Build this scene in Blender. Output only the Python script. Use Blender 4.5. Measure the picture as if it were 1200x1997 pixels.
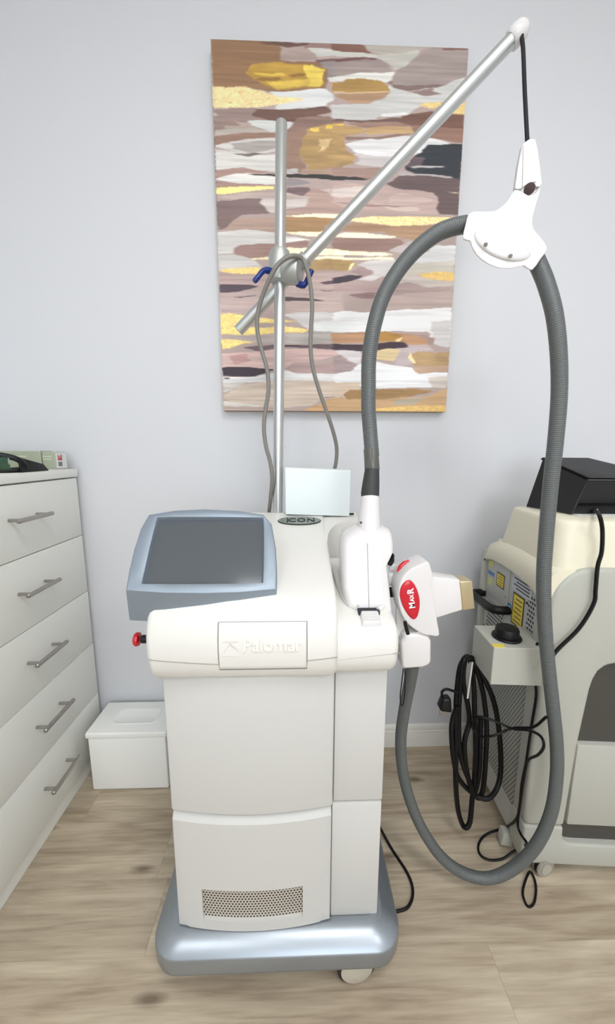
import bpy, bmesh, math, random
import numpy as np
from mathutils import Vector, Matrix

for o in list(bpy.data.objects):
    bpy.data.objects.remove(o)
scene = bpy.context.scene
COL = scene.collection

# ------------------------------------------------------------------ camera
PITCH = math.atan(114.5 / 700.0)      # looking slightly down
YAW = math.radians(1.7)
ROLL = math.radians(0.15)
fw = Vector((math.sin(YAW) * math.cos(PITCH), math.cos(YAW) * math.cos(PITCH), -math.sin(PITCH)))
rt = Vector((math.cos(YAW), -math.sin(YAW), 0))
up = rt.cross(fw)
rt2 = rt * math.cos(ROLL) + up * math.sin(ROLL)
up2 = up * math.cos(ROLL) - rt * math.sin(ROLL)
cam_data = bpy.data.cameras.new('camera')
cam = bpy.data.objects.new('camera', cam_data)
COL.objects.link(cam)
cam.matrix_world = Matrix(((rt2.x, up2.x, -fw.x, 0), (rt2.y, up2.y, -fw.y, 0), (rt2.z, up2.z, -fw.z, 1.1), (0, 0, 0, 1)))
cam_data.sensor_fit = 'VERTICAL'
cam_data.sensor_height = 24.0
cam_data.sensor_width = 24.0
cam_data.lens = 24.0 * 700.0 / 1997.0
cam_data.clip_start = 0.02
scene.camera = cam

# ------------------------------------------------------------------ world, exposure
world = bpy.data.worlds.new('world')
scene.world = world
world.use_nodes = True
world.node_tree.nodes['Background'].inputs[0].default_value = (0.75, 0.85, 1.0, 1)
world.node_tree.nodes['Background'].inputs[1].default_value = 0.3
vs = scene.view_settings
vs.view_transform = 'Standard'
vs.look = 'None'
vs.gamma = 1.0
vs.use_curve_mapping = False
vs.exposure = -0.12
CEIL = 2.62
# ceiling fittings: (x, y, width, depth, watts, colour); the fittings themselves are built further down
FITTINGS = [
    (0.28, -0.42, 0.60, 0.60, 13.5, (0.97, 0.985, 1.0)),
    (-0.85, -1.45, 0.60, 0.60, 11.0, (0.92, 0.96, 1.0)),  # added fill panel, cooler to tint the left side bluish
    (1.30, -1.45, 0.60, 0.60, 14.0, (0.97, 0.985, 1.0)),  # added fill panel, brightens the drawer fronts from the right
]
# fill light, added with an unseen window behind the camera, to brighten low areas
FILL_WIN = (-0.35, 1.15, 0.75, 2.15)      # x0, x1, z0, z1
fill_l = bpy.data.lights.new('fill_daylight', 'AREA')
fill_l.shape = 'RECTANGLE'
fill_l.size, fill_l.size_y = FILL_WIN[1] - FILL_WIN[0], FILL_WIN[3] - FILL_WIN[2]
fill_l.energy = 42.0
fill_l.color = (0.86, 0.93, 1.0)
fill_o = bpy.data.objects.new('fill_daylight', fill_l)
COL.objects.link(fill_o)
fill_o.location = ((FILL_WIN[0] + FILL_WIN[1]) / 2, -2.46, (FILL_WIN[2] + FILL_WIN[3]) / 2)
fill_o.rotation_euler = (math.radians(90), 0, 0)

# ------------------------------------------------------------------ helpers
def lin(c):
    c /= 255.0
    return c / 12.92 if c <= 0.04045 else ((c + 0.055) / 1.055) ** 2.4

def rgb(r, g, b):
    return (lin(r), lin(g), lin(b), 1.0)

MATS = {}

def mat(name, col, rough=0.5, metal=0.0, bump=0.0, scale=400.0, coat=0.0, spec=0.5, vary=0.0):
    if name in MATS:
        return MATS[name]
    m = bpy.data.materials.new(name)
    m.use_nodes = True
    nt = m.node_tree
    b = nt.nodes['Principled BSDF']
    b.inputs['Base Color'].default_value = col
    b.inputs['Roughness'].default_value = rough
    b.inputs['Metallic'].default_value = metal
    b.inputs['Coat Weight'].default_value = coat
    b.inputs['Specular IOR Level'].default_value = spec
    tc = nt.nodes.new('ShaderNodeTexCoord')
    nz = nt.nodes.new('ShaderNodeTexNoise')
    nz.inputs['Scale'].default_value = scale
    nz.inputs['Detail'].default_value = 3
    nt.links.new(tc.outputs['Object'], nz.inputs['Vector'])
    if bump:
        bp = nt.nodes.new('ShaderNodeBump')
        bp.inputs['Strength'].default_value = bump
        bp.inputs['Distance'].default_value = 0.001
        nt.links.new(nz.outputs['Fac'], bp.inputs['Height'])
        nt.links.new(bp.outputs['Normal'], b.inputs['Normal'])
    if vary:
        mx = nt.nodes.new('ShaderNodeMix')
        mx.data_type = 'RGBA'
        mx.inputs[6].default_value = tuple(max(0, c * (1 - vary)) for c in col[:3]) + (1,)
        mx.inputs[7].default_value = tuple(min(1, c * (1 + vary)) for c in col[:3]) + (1,)
        nt.links.new(nz.outputs['Fac'], mx.inputs[0])
        nt.links.new(mx.outputs[2], b.inputs['Base Color'])
    MATS[name] = m
    return m

def N(nt, kind, **kw):
    n = nt.nodes.new(kind)
    for k, v in kw.items():
        setattr(n, k, v)
    return n

def math_node(nt, op, a, b=None):
    n = N(nt, 'ShaderNodeMath', operation=op)
    for i, v in enumerate((a, b)):
        if v is None:
            continue
        if isinstance(v, (int, float)):
            n.inputs[i].default_value = v
        else:
            nt.links.new(v, n.inputs[i])
    return n.outputs[0]

def perforated(name, plate, hole, px, pz, r, ax='X', metal=0.0, rough=0.4):
    """sheet with staggered round holes (each far too small to build)"""
    m = bpy.data.materials.new(name)
    m.use_nodes = True
    nt = m.node_tree
    b = nt.nodes['Principled BSDF']
    tc = N(nt, 'ShaderNodeTexCoord')
    sp = N(nt, 'ShaderNodeSeparateXYZ')
    nt.links.new(tc.outputs['Object'], sp.inputs[0])
    row_f = math_node(nt, 'DIVIDE', sp.outputs['Z'], pz)
    row = math_node(nt, 'FLOOR', row_f)
    odd = math_node(nt, 'MULTIPLY', math_node(nt, 'FLOORED_MODULO', row, 2.0), 0.5)
    colf = math_node(nt, 'ADD', math_node(nt, 'DIVIDE', sp.outputs[ax], px), odd)
    du = math_node(nt, 'MULTIPLY', math_node(nt, 'SUBTRACT', math_node(nt, 'FRACT', colf), 0.5), px)
    dv = math_node(nt, 'MULTIPLY', math_node(nt, 'SUBTRACT', math_node(nt, 'FRACT', row_f), 0.5), pz)
    d2 = math_node(nt, 'ADD', math_node(nt, 'MULTIPLY', du, du), math_node(nt, 'MULTIPLY', dv, dv))
    mask = math_node(nt, 'LESS_THAN', d2, r * r)
    mx = N(nt, 'ShaderNodeMix', data_type='RGBA')
    mx.inputs[6].default_value = plate
    mx.inputs[7].default_value = hole
    nt.links.new(mask, mx.inputs[0])
    nt.links.new(mx.outputs[2], b.inputs['Base Color'])
    b.inputs['Roughness'].default_value = rough
    inv = math_node(nt, 'SUBTRACT', 1.0, mask)
    nt.links.new(math_node(nt, 'MULTIPLY', inv, metal), b.inputs['Metallic'])
    bp = N(nt, 'ShaderNodeBump')
    bp.inputs['Strength'].default_value = 0.5
    bp.inputs['Distance'].default_value = 0.001
    nt.links.new(inv, bp.inputs['Height'])
    nt.links.new(bp.outputs['Normal'], b.inputs['Normal'])
    return m

WORLD = {}      # object -> world origin of its (unrotated) frame, or None for a frame of its own

def empty(name, loc, label, cat, group=None, rotz=0.0):
    o = bpy.data.objects.new(name, None)
    COL.objects.link(o)
    o.empty_display_size = 0.05
    o.location = loc
    o.rotation_euler = (0, 0, rotz)
    o['label'] = label
    o['category'] = cat
    if group:
        o['group'] = group
    WORLD[o] = Vector(loc) if rotz == 0 else None
    return o

def obj(name, vf, m, parent=None, ang=35, label=None, cat=None, group=None, kind=None, local=False):
    V, F = vf
    V = [Vector(v) for v in V]
    org = Vector((0, 0, 0))
    if parent is not None:
        if WORLD[parent] is None:
            local = True
        if not local:
            V = [v - WORLD[parent] for v in V]
    else:
        xs = [v.x for v in V]; ys = [v.y for v in V]; zs = [v.z for v in V]
        org = Vector(((min(xs) + max(xs)) / 2, (min(ys) + max(ys)) / 2, min(zs)))
        V = [v - org for v in V]
    me = bpy.data.meshes.new(name)
    me.from_pydata(V, [], F)
    me.materials.append(m)
    bm = bmesh.new()
    bm.from_mesh(me)
    bmesh.ops.recalc_face_normals(bm, faces=bm.faces)
    bm.to_mesh(me)
    bm.free()
    if ang:
        me.shade_smooth()
        me.set_sharp_from_angle(angle=math.radians(ang))
    o = bpy.data.objects.new(name, me)
    COL.objects.link(o)
    if parent is not None:
        o.parent = parent
        WORLD[o] = WORLD[parent]
    else:
        o.location = org
        WORLD[o] = org
    if label: o['label'] = label
    if cat: o['category'] = cat
    if group: o['group'] = group
    if kind: o['kind'] = kind
    return o

def join(*vfs):
    V, F = [], []
    for v, f in vfs:
        k = len(V)
        V += [tuple(p) for p in v]
        F += [tuple(i + k for i in q) for q in f]
    return V, F

def from_bm(bm):
    bm.verts.ensure_lookup_table()
    for i, v in enumerate(bm.verts):
        v.index = i
    r = [tuple(v.co) for v in bm.verts], [tuple(v.index for v in f.verts) for f in bm.faces]
    bm.free()
    return r

def bevel_vf(vf, w, seg=2, ang=30, sel=None):
    bm = bmesh.new()
    vs_ = [bm.verts.new(v) for v in vf[0]]
    for f in vf[1]:
        try:
            bm.faces.new([vs_[i] for i in f])
        except ValueError:
            pass
    bmesh.ops.recalc_face_normals(bm, faces=bm.faces)
    bm.normal_update()
    ed = [e for e in bm.edges if len(e.link_faces) == 2 and e.calc_face_angle(0) > math.radians(ang) and (sel is None or sel(e))]
    bmesh.ops.bevel(bm, geom=ed, offset=w, offset_type='OFFSET', segments=seg, profile=0.5, affect='EDGES', clamp_overlap=True)
    return from_bm(bm)

def box(x0, x1, y0, y1, z0, z1, bev=0.0, seg=2):
    V = [(x0, y0, z0), (x1, y0, z0), (x1, y1, z0), (x0, y1, z0), (x0, y0, z1), (x1, y0, z1), (x1, y1, z1), (x0, y1, z1)]
    F = [(0, 3, 2, 1), (4, 5, 6, 7), (0, 1, 5, 4), (1, 2, 6, 5), (2, 3, 7, 6), (3, 0, 4, 7)]
    if bev:
        return bevel_vf((V, F), bev, seg)
    return V, F

def hexa(b, t, bev=0.0, seg=2):
    """eight-cornered solid from a bottom and a top quad"""
    V = list(b) + list(t)
    F = [(0, 3, 2, 1), (4, 5, 6, 7), (0, 1, 5, 4), (1, 2, 6, 5), (2, 3, 7, 6), (3, 0, 4, 7)]
    return bevel_vf((V, F), bev, seg) if bev else (V, F)

def prism(poly, off, bev=0.0, seg=3, ang=40):
    """polygon (3-D points) swept by a vector"""
    n = len(poly)
    off = Vector(off)
    V = [Vector(p) for p in poly] + [Vector(p) + off for p in poly]
    F = [tuple(range(n))[::-1], tuple(range(n, 2 * n))]
    F += [(i, (i + 1) % n, n + (i + 1) % n, n + i) for i in range(n)]
    V = [tuple(v) for v in V]
    if bev:
        return bevel_vf((V, F), bev, seg, ang)
    return V, F

def loft(rings, cap0=True, cap1=True, closed=True):
    n = len(rings[0])
    V = [tuple(p) for r in rings for p in r]
    F = []
    for k in range(len(rings) - 1):
        for i in range(n if closed else n - 1):
            j = (i + 1) % n
            F.append((k * n + i, k * n + j, (k + 1) * n + j, (k + 1) * n + i))
    if cap0: F.append(tuple(range(n))[::-1])
    if cap1: F.append(tuple(range((len(rings) - 1) * n, len(rings) * n)))
    return V, F

def smooth_path(P, sub=6, closed=False):
    P = [Vector(p) for p in P]
    n = len(P)
    out = []
    for i in range(n if closed else n - 1):
        if closed:
            p0, p1, p2, p3 = P[i - 1], P[i], P[(i + 1) % n], P[(i + 2) % n]
        else:
            p1, p2 = P[i], P[i + 1]
            p0 = P[i - 1] if i else p1 * 2 - p2
            p3 = P[i + 2] if i + 2 < n else p2 * 2 - p1
        for k in range(sub):
            t = k / sub
            out.append(0.5 * (2 * p1 + (p2 - p0) * t + (2 * p0 - 5 * p1 + 4 * p2 - p3) * t * t + (3 * p1 - p0 - 3 * p2 + p3) * t ** 3))
    if not closed:
        out.append(P[-1])
    return out

def tube(P, r, n=10, caps=True, closed=False):
    """round tube along points; r is a number or a list of one radius per point"""
    P = [Vector(p) for p in P]
    m = len(P)
    if isinstance(r, (int, float)):
        r = [r] * m
    T = []
    for i in range(m):
        a = P[i - 1] if (i or closed) else P[i]
        b = P[(i + 1) % m] if (i + 1 < m or closed) else P[i]
        T.append((b - a).normalized())
    u = T[0].orthogonal().normalized()
    rings = []
    for i in range(m):
        u = (u - T[i] * u.dot(T[i])).normalized()
        w = T[i].cross(u)
        rings.append([P[i] + (u * math.cos(2 * math.pi * k / n) + w * math.sin(2 * math.pi * k / n)) * r[i] for k in range(n)])
    if closed:
        rings.append(rings[0])
        return loft(rings, False, False)
    return loft(rings, caps, caps)

def lathe(prof, org, axis, n=24):
    """profile of (radius, distance along axis)"""
    org, axis = Vector(org), Vector(axis).normalized()
    u = axis.orthogonal().normalized()
    w = axis.cross(u)
    rings = [[org + axis * h + (u * math.cos(2 * math.pi * k / n) + w * math.sin(2 * math.pi * k / n)) * max(r, 1e-5) for k in range(n)] for r, h in prof]
    return loft(rings)

def disc(c, axis, r, t=0.002, n=16):
    return lathe([(r * 0.8, t), (r, t * 0.6), (r, 0)], c, axis, n)

def dome(outline, nrm, h, steps=5, back=0.002):
    """convex outline raised into a cushion along nrm"""
    P = [Vector(p) for p in outline]
    c = sum(P, Vector()) / len(P)
    nrm = Vector(nrm).normalized()
    rings = [[p - nrm * back for p in P]]
    for k in range(steps + 1):
        a = k / steps * math.pi / 2
        rings.append([c + (p - c) * max(math.cos(a), 0.02) + nrm * h * math.sin(a) for p in P])
    return loft(rings)

def rrect(x0, x1, y0, y1, r, z, n=6):
    pts = []
    for cx, cy, a0 in ((x1 - r, y1 - r, 0), (x0 + r, y1 - r, 90), (x0 + r, y0 + r, 180), (x1 - r, y0 + r, 270)):
        for k in range(n + 1):
            a = math.radians(a0 + 90 * k / n)
            pts.append((cx + r * math.cos(a), cy + r * math.sin(a), z))
    return pts

def rrect_xz(x0, x1, z0, z1, r, y, n=5):
    return [(p[0], y, p[1]) for p in rrect(x0, x1, z0, z1, r, 0, n)]

def text_vf(body, size, depth, origin, right, upv, bold=0.0, align='CENTER', shear=0.0, spacing=1.0):
    cu = bpy.data.curves.new('t', 'FONT')
    cu.body = body
    cu.size = size
    cu.extrude = depth / 2
    cu.offset = bold
    cu.align_x = align
    cu.align_y = 'CENTER'
    cu.shear = shear
    cu.space_character = spacing
    cu.resolution_u = 3
    o = bpy.data.objects.new('t', cu)
    COL.objects.link(o)
    dg = bpy.context.evaluated_depsgraph_get()
    dg.update()
    me = bpy.data.meshes.new_from_object(o.evaluated_get(dg))
    right, upv, origin = Vector(right).normalized(), Vector(upv).normalized(), Vector(origin)
    nn = right.cross(upv)
    V = [tuple(origin + right * v.co.x + upv * v.co.y + nn * v.co.z) for v in me.vertices]
    F = [tuple(p.vertices) for p in me.polygons]
    bpy.data.objects.remove(o)
    bpy.data.meshes.remove(me)
    bpy.data.curves.remove(cu)
    return V, F

# ------------------------------------------------------------------ materials
WHITE_PLASTIC = mat('white_plastic', rgb(228, 226, 220), 0.38, bump=0.04, scale=900, spec=0.4)
PANEL_WHITE = mat('panel_white', rgb(203, 202, 198), 0.42, bump=0.05, scale=900, spec=0.4)
DISPLAY_PAINT = mat('display_paint', rgb(140, 151, 162), 0.42, 0.45, bump=0.05, scale=1500)
GLOSS_WHITE = mat('gloss_white', rgb(222, 219, 218), 0.22, spec=0.5)
SILVER_PAINT = mat('silver_paint', rgb(158, 165, 172), 0.34, 0.75, bump=0.05, scale=1500, vary=0.06)
DARK_GAP = mat('dark_gap', rgb(40, 42, 48), 0.7)
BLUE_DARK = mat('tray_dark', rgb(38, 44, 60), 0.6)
BLACK = mat('black_plastic', rgb(12, 12, 13), 0.42, spec=0.35)
BLACK_CABLE = mat('black_cable', rgb(8, 8, 9), 0.45, spec=0.28)
HOSE = mat('grey_hose', rgb(92, 96, 95), 0.4, bump=0.12, scale=350, vary=0.05)
BOOT = mat('dark_boot', rgb(52, 55, 53), 0.6)
TAPE = mat('grey_tape', rgb(88, 88, 82), 0.25, spec=0.6)
ALU = mat('brushed_aluminium', rgb(205, 207, 205), 0.33, 0.85, bump=0.03, scale=600)
CAST = mat('cast_aluminium', rgb(188, 190, 186), 0.42, 0.7, bump=0.06, scale=700)
STEEL = mat('steel_handle', rgb(172, 167, 162), 0.26, 1.0)
GREY_CORD = mat('grey_cord', rgb(128, 124, 118), 0.4)
BLUE_LEVER = mat('blue_lever', rgb(12, 42, 120), 0.35)
RED = mat('red_plastic', rgb(196, 14, 38), 0.28, coat=0.4)
LAMINATE = mat('white_laminate', rgb(241, 241, 234), 0.45, bump=0.03, scale=700)
FOAM = mat('white_foam', rgb(246, 246, 242), 0.75, bump=0.25, scale=350)
CREAM = mat('cream_plastic', rgb(232, 226, 203), 0.36, spec=0.4)
DEVICE_GREY = mat('device_grey', rgb(182, 182, 172), 0.45, bump=0.06, scale=900)
SHEET = mat('grey_sheet', rgb(186, 186, 180), 0.45, 0.1)
GOLD_TIP = mat('gold_tip', rgb(192, 176, 142), 0.3, 0.55)
PAPER = mat('paper', rgb(225, 225, 222), 0.8)
YELLOW = mat('yellow_label', rgb(228, 206, 80), 0.6)
GREEN_CARD = mat('green_card', rgb(168, 176, 152), 0.5)

# ------------------------------------------------------------------ the room
X0, X1, Y0, Y1 = -1.32, 2.1, -2.3, 1.203
WALL = mat('wall_paint', rgb(217, 218, 221), 0.62, bump=0.05, scale=260)
CEILM = mat('ceiling_paint', rgb(236, 236, 234), 0.8, bump=0.03, scale=200)
SKIRT = mat('skirting_gloss', rgb(232, 230, 222), 0.35)

def shell(name, vf, m):
    return obj(name, vf, m, kind='structure', ang=35)

shell('wall_back', box(X0 - .1, X1 + .1, Y1, Y1 + .1, 0, CEIL), WALL)
shell('wall_left', box(X0 - .1, X0, Y0 - .1, Y1, 0, CEIL), WALL)
shell('wall_right', box(X1, X1 + .1, Y0 - .1, Y1, 0, CEIL), WALL)
wx0, wx1, wz0, wz1 = FILL_WIN
shell('wall_front', join(box(X0, wx0, Y0 - .1, Y0, 0, CEIL), box(wx1, X1, Y0 - .1, Y0, 0, CEIL), box(wx0, wx1, Y0 - .1, Y0, 0, wz0), box(wx0, wx1, Y0 - .1, Y0, wz1, CEIL)), WALL)
WFRAME = mat('fill_window_white', rgb(238, 238, 236), 0.4)
fill_win = shell('fill_window_1', join(box(wx0, wx0 + .05, Y0 - .09, Y0 - .01, wz0, wz1), box(wx1 - .05, wx1, Y0 - .09, Y0 - .01, wz0, wz1), box(wx0 + .05, wx1 - .05, Y0 - .09, Y0 - .01, wz0, wz0 + .05), box(wx0 + .05, wx1 - .05, Y0 - .09, Y0 - .01, wz1 - .05, wz1), box((wx0 + wx1) / 2 - .025, (wx0 + wx1) / 2 + .025, Y0 - .08, Y0 - .02, wz0 + .05, wz1 - .05)), WFRAME)  # unseen window, added to let the fill light in
PANE = bpy.data.materials.new('fill_window_glass')
PANE.use_nodes = True
pn = PANE.node_tree
gl_b = N(pn, 'ShaderNodeBsdfGlossy')
gl_b.inputs['Roughness'].default_value = 0.02
tr_b = N(pn, 'ShaderNodeBsdfTransparent')
mx_b = N(pn, 'ShaderNodeMixShader')
mx_b.inputs[0].default_value = 0.06
pn.links.new(tr_b.outputs[0], mx_b.inputs[1])
pn.links.new(gl_b.outputs[0], mx_b.inputs[2])
pn.links.new(mx_b.outputs[0], pn.nodes['Material Output'].inputs['Surface'])
for pa, pb in ((wx0 + .05, (wx0 + wx1) / 2 - .025), ((wx0 + wx1) / 2 + .025, wx1 - .05)):
    obj('fill_window_pane', box(pa, pb, Y0 - .055, Y0 - .049, wz0 + .05, wz1 - .05), PANE, fill_win, 0)
shell('ceiling', box(X0 - .1, X1 + .1, Y0 - .1, Y1 + .1, CEIL, CEIL + .1), CEILM)

def skirting(name, a, b, nrm):
    prof = [(0, 0), (.0125, 0), (.0125, .052), (.0105, .056), (.0105, .063), (.008, .066), (.008, .078), (.005, .084), (.002, .088), (0, .088)]
    a, b, nrm = Vector(a), Vector(b), Vector(nrm)
    rings = [[p + nrm * d + Vector((0, 0, z)) for d, z in prof] for p in (a, b)]
    return shell(name, loft(rings), SKIRT)
skirting('baseboard_back', (X0, Y1, 0), (X1, Y1, 0), (0, -1, 0))
skirting('baseboard_left', (X0, Y0, 0), (X0, Y1 - .013, 0), (1, 0, 0))
skirting('baseboard_right', (X1, Y0, 0), (X1, Y1 - .013, 0), (-1, 0, 0))
skirting('baseboard_front', (X0 + .013, Y0, 0), (X1 - .013, Y0, 0), (0, 1, 0))

def wood_mat():
    m = bpy.data.materials.new('vinyl_plank')
    m.use_nodes = True
    nt = m.node_tree
    b = nt.nodes['Principled BSDF']
    tc = N(nt, 'ShaderNodeTexCoord')
    oi = N(nt, 'ShaderNodeObjectInfo')
    rnd = N(nt, 'ShaderNodeVectorMath', operation='SCALE')
    cmb = N(nt, 'ShaderNodeCombineXYZ')
    for k, s in enumerate((37.0, 91.0, 13.0)):
        nt.links.new(math_node(nt, 'MULTIPLY', oi.outputs['Random'], s), cmb.inputs[k])
    add = N(nt, 'ShaderNodeVectorMath', operation='ADD')
    nt.links.new(tc.outputs['Object'], add.inputs[0])
    nt.links.new(cmb.outputs[0], add.inputs[1])
    def stretched(sx, sy, scale, detail, dist=0.0):
        mp = N(nt, 'ShaderNodeMapping')
        mp.inputs['Scale'].default_value = (sx, sy, 1)
        nt.links.new(add.outputs[0], mp.inputs[0])
        nz = N(nt, 'ShaderNodeTexNoise')
        nz.inputs['Scale'].default_value = scale
        nz.inputs['Detail'].default_value = detail
        nz.inputs['Distortion'].default_value = dist
        nt.links.new(mp.outputs[0], nz.inputs['Vector'])
        return nz.outputs['Fac']
    broad = stretched(2.2, 11.0, 1.0, 4, 0.7)
    fine = stretched(9.0, 150.0, 1.0, 5, 0.3)
    grain = stretched(3.0, 42.0, 1.0, 5, 1.2)
    mixv = math_node(nt, 'ADD', math_node(nt, 'MULTIPLY', broad, 0.46), math_node(nt, 'ADD', math_node(nt, 'MULTIPLY', fine, 0.20), math_node(nt, 'MULTIPLY', grain, 0.36)))
    ramp = N(nt, 'ShaderNodeValToRGB')
    e = ramp.color_ramp.elements
    e[0].position, e[0].color = 0.30, rgb(126, 109, 90)
    e[1].position, e[1].color = 0.70, rgb(222, 208, 185)
    q = e.new(0.44); q.color = rgb(170, 154, 132)
    q = e.new(0.55); q.color = rgb(192, 177, 154)
    nt.links.new(mixv, ramp.inputs[0])
    # knots: a few dark elongated spots
    mp = N(nt, 'ShaderNodeMapping')
    mp.inputs['Scale'].default_value = (1.9, 5.5, 1)
    nt.links.new(add.outputs[0], mp.inputs[0])
    vo = N(nt, 'ShaderNodeTexVoronoi')
    vo.voronoi_dimensions = '2D'
    vo.inputs['Scale'].default_value = 1.0
    nt.links.new(mp.outputs[0], vo.inputs['Vector'])
    wob = math_node(nt, 'ADD', vo.outputs['Distance'], math_node(nt, 'MULTIPLY', math_node(nt, 'SUBTRACT', grain, 0.5), 0.10))
    kn = N(nt, 'ShaderNodeMapRange')
    kn.inputs['From Min'].default_value = 0.085
    kn.inputs['From Max'].default_value = 0.02
    kn.inputs['To Min'].default_value = 0.0
    kn.inputs['To Max'].default_value = 0.75
    nt.links.new(wob, kn.inputs['Value'])
    mx = N(nt, 'ShaderNodeMix', data_type='RGBA')
    mx.inputs[7].default_value = rgb(92, 74, 58)
    nt.links.new(kn.outputs[0], mx.inputs[0])
    nt.links.new(ramp.outputs[0], mx.inputs[6])
    hs = N(nt, 'ShaderNodeHueSaturation')
    nt.links.new(math_node(nt, 'ADD', 0.90, math_node(nt, 'MULTIPLY', oi.outputs['Random'], 0.2)), hs.inputs['Value'])
    nt.links.new(mx.outputs[2], hs.inputs['Color'])
    nt.links.new(hs.outputs[0], b.inputs['Base Color'])
    b.inputs['Roughness'].default_value = 0.5
    b.inputs['Specular IOR Level'].default_value = 0.35
    bp = N(nt, 'ShaderNodeBump')
    bp.inputs['Strength'].default_value = 0.12
    bp.inputs['Distance'].default_value = 0.002
    nt.links.new(fine, bp.inputs['Height'])
    nt.links.new(bp.outputs[0], b.inputs['Normal'])
    return m
WOOD = wood_mat()
floor = shell('floor', box(X0 - .1, X1 + .1, Y0 - .1, Y1 + .1, -.1, -.004), mat('floor_screed', rgb(96, 86, 74), 0.8))
plank_mesh = None
PW, PL = 0.15, 1.22
random.seed(4)
row = 0
y = 0.635 - PW * 20
while y < Y1:
    off = {21: -0.37}.get(row, None)
    if off is None:
        off = -0.37 + (row * 0.43 + random.uniform(-.08, .08)) % PL
    x = off - PL * 3
    while x < X1:
        if x + PL > X0 and y + PW > Y0:
            if plank_mesh is None:
                plank = obj('plank', box(.0001, PL - .0001, .0001, PW - .0001, -.004, 0, .0004, 1), WOOD, floor, ang=0, local=True)
                plank_mesh = plank.data
            else:
                plank = bpy.data.objects.new('plank', plank_mesh)
                COL.objects.link(plank)
                plank.parent = floor
            plank.location = Vector((x, y, 0)) - WORLD[floor]
        x += PL
    y += PW
    row += 1

# ------------------------------------------------------------------ ceiling lights
GLOW = bpy.data.materials.new('light_diffuser')
GLOW.use_nodes = True
gb = GLOW.node_tree.nodes['Principled BSDF']
gb.inputs['Base Color'].default_value = (0.9, 0.9, 0.9, 1)
gb.inputs['Emission Color'].default_value = (1, 0.99, 0.97, 1)
gb.inputs['Emission Strength'].default_value = 6.0
WHERE = ['above the laser machine', 'added as cool fill over the chest of drawers side', 'added as fill over the second laser unit side']
for (fx, fy, fwid, fdep, watts, colr), wh in zip(FITTINGS, WHERE):
    t = empty('ceiling_light', (fx, fy, CEIL - .03), 'square white ceiling light panel ' + wh, 'ceiling light', 'ceiling light panels')
    hw, hd = fwid / 2, fdep / 2
    ringo = [(fx - hw - .02, fy - hd - .02), (fx + hw + .02, fy - hd - .02), (fx + hw + .02, fy + hd + .02), (fx - hw - .02, fy + hd + .02)]
    ringi = [(fx - hw, fy - hd), (fx + hw, fy - hd), (fx + hw, fy + hd), (fx - hw, fy + hd)]
    V = [(a, b, CEIL - .0005) for a, b in ringo] + [(a, b, CEIL - .03) for a, b in ringo] + [(a, b, CEIL - .03) for a, b in ringi] + [(a, b, CEIL - .0005) for a, b in ringi]
    F = []
    for k in range(3):
        for i in range(4):
            j = (i + 1) % 4
            F.append((k * 4 + i, k * 4 + j, k * 4 + 4 + j, k * 4 + 4 + i))
    obj('frame', (V, F), mat('light_frame', rgb(240, 240, 240), 0.4), t, ang=20)
    obj('diffuser', box(fx - hw, fx + hw, fy - hd, fy + hd, CEIL - .022, CEIL - .012), GLOW, t, ang=0)
    ld = bpy.data.lights.new('panel_light', 'AREA')
    ld.shape = 'RECTANGLE'
    ld.size, ld.size_y = fwid - .02, fdep - .02
    ld.energy = watts
    ld.color = colr
    lo = bpy.data.objects.new('panel_light', ld)
    COL.objects.link(lo)
    lo.parent = t
    lo.location = (0, 0, 0.003)

# ------------------------------------------------------------------ chest of drawers
DX = -0.712
t = empty('chest_of_drawers', (-1.0, .75, 0), 'tall white chest of drawers with five bar-handled drawers', 'drawers')
DB = 1.186
obj('carcass', box(X0 + .03, DX - .019, .30, DB - .002, .055, 1.022, .001, 1), LAMINATE, t)
obj('worktop', box(X0 + .02, DX + .004, .29, DB, 1.024, 1.048, .002), LAMINATE, t)
obj('plinth', box(X0 + .03, DX - .012, .31, DB - .004, 0, .0545, .001, 1), LAMINATE, t)
zb = [.0585, .2565, .4475, .6375, .831, 1.021]
for k in range(5):
    d = obj('drawer', box(DX - .018, DX, .302, DB - .003, zb[k] + .0012, zb[k + 1] - .0012, .0012, 2), LAMINATE, t)
    hz = .5 * (zb[k] + zb[k + 1]) + .008
    hv = join(tube([(DX + .033, .877, hz), (DX + .033, .879, hz), (DX + .033, 1.003, hz), (DX + .033, 1.005, hz)], [.0045, .006, .006, .0045], 12),
              tube([(DX - .001, .893, hz), (DX + .031, .893, hz)], .0045, 10), tube([(DX - .001, .989, hz), (DX + .031, .989, hz)], .0045, 10))
    obj('bar_handle', hv, STEEL, d, label='brushed steel bar handle')
    hv2 = join(tube([(DX + .033, .487, hz), (DX + .033, .489, hz), (DX + .033, .613, hz), (DX + .033, .615, hz)], [.0045, .006, .006, .0045], 12),
               tube([(DX - .001, .503, hz), (DX + .031, .503, hz)], .0045, 10), tube([(DX - .001, .599, hz), (DX + .031, .599, hz)], .0045, 10))
    obj('bar_handle', hv2, STEEL, d, label='brushed steel bar handle')

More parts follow.
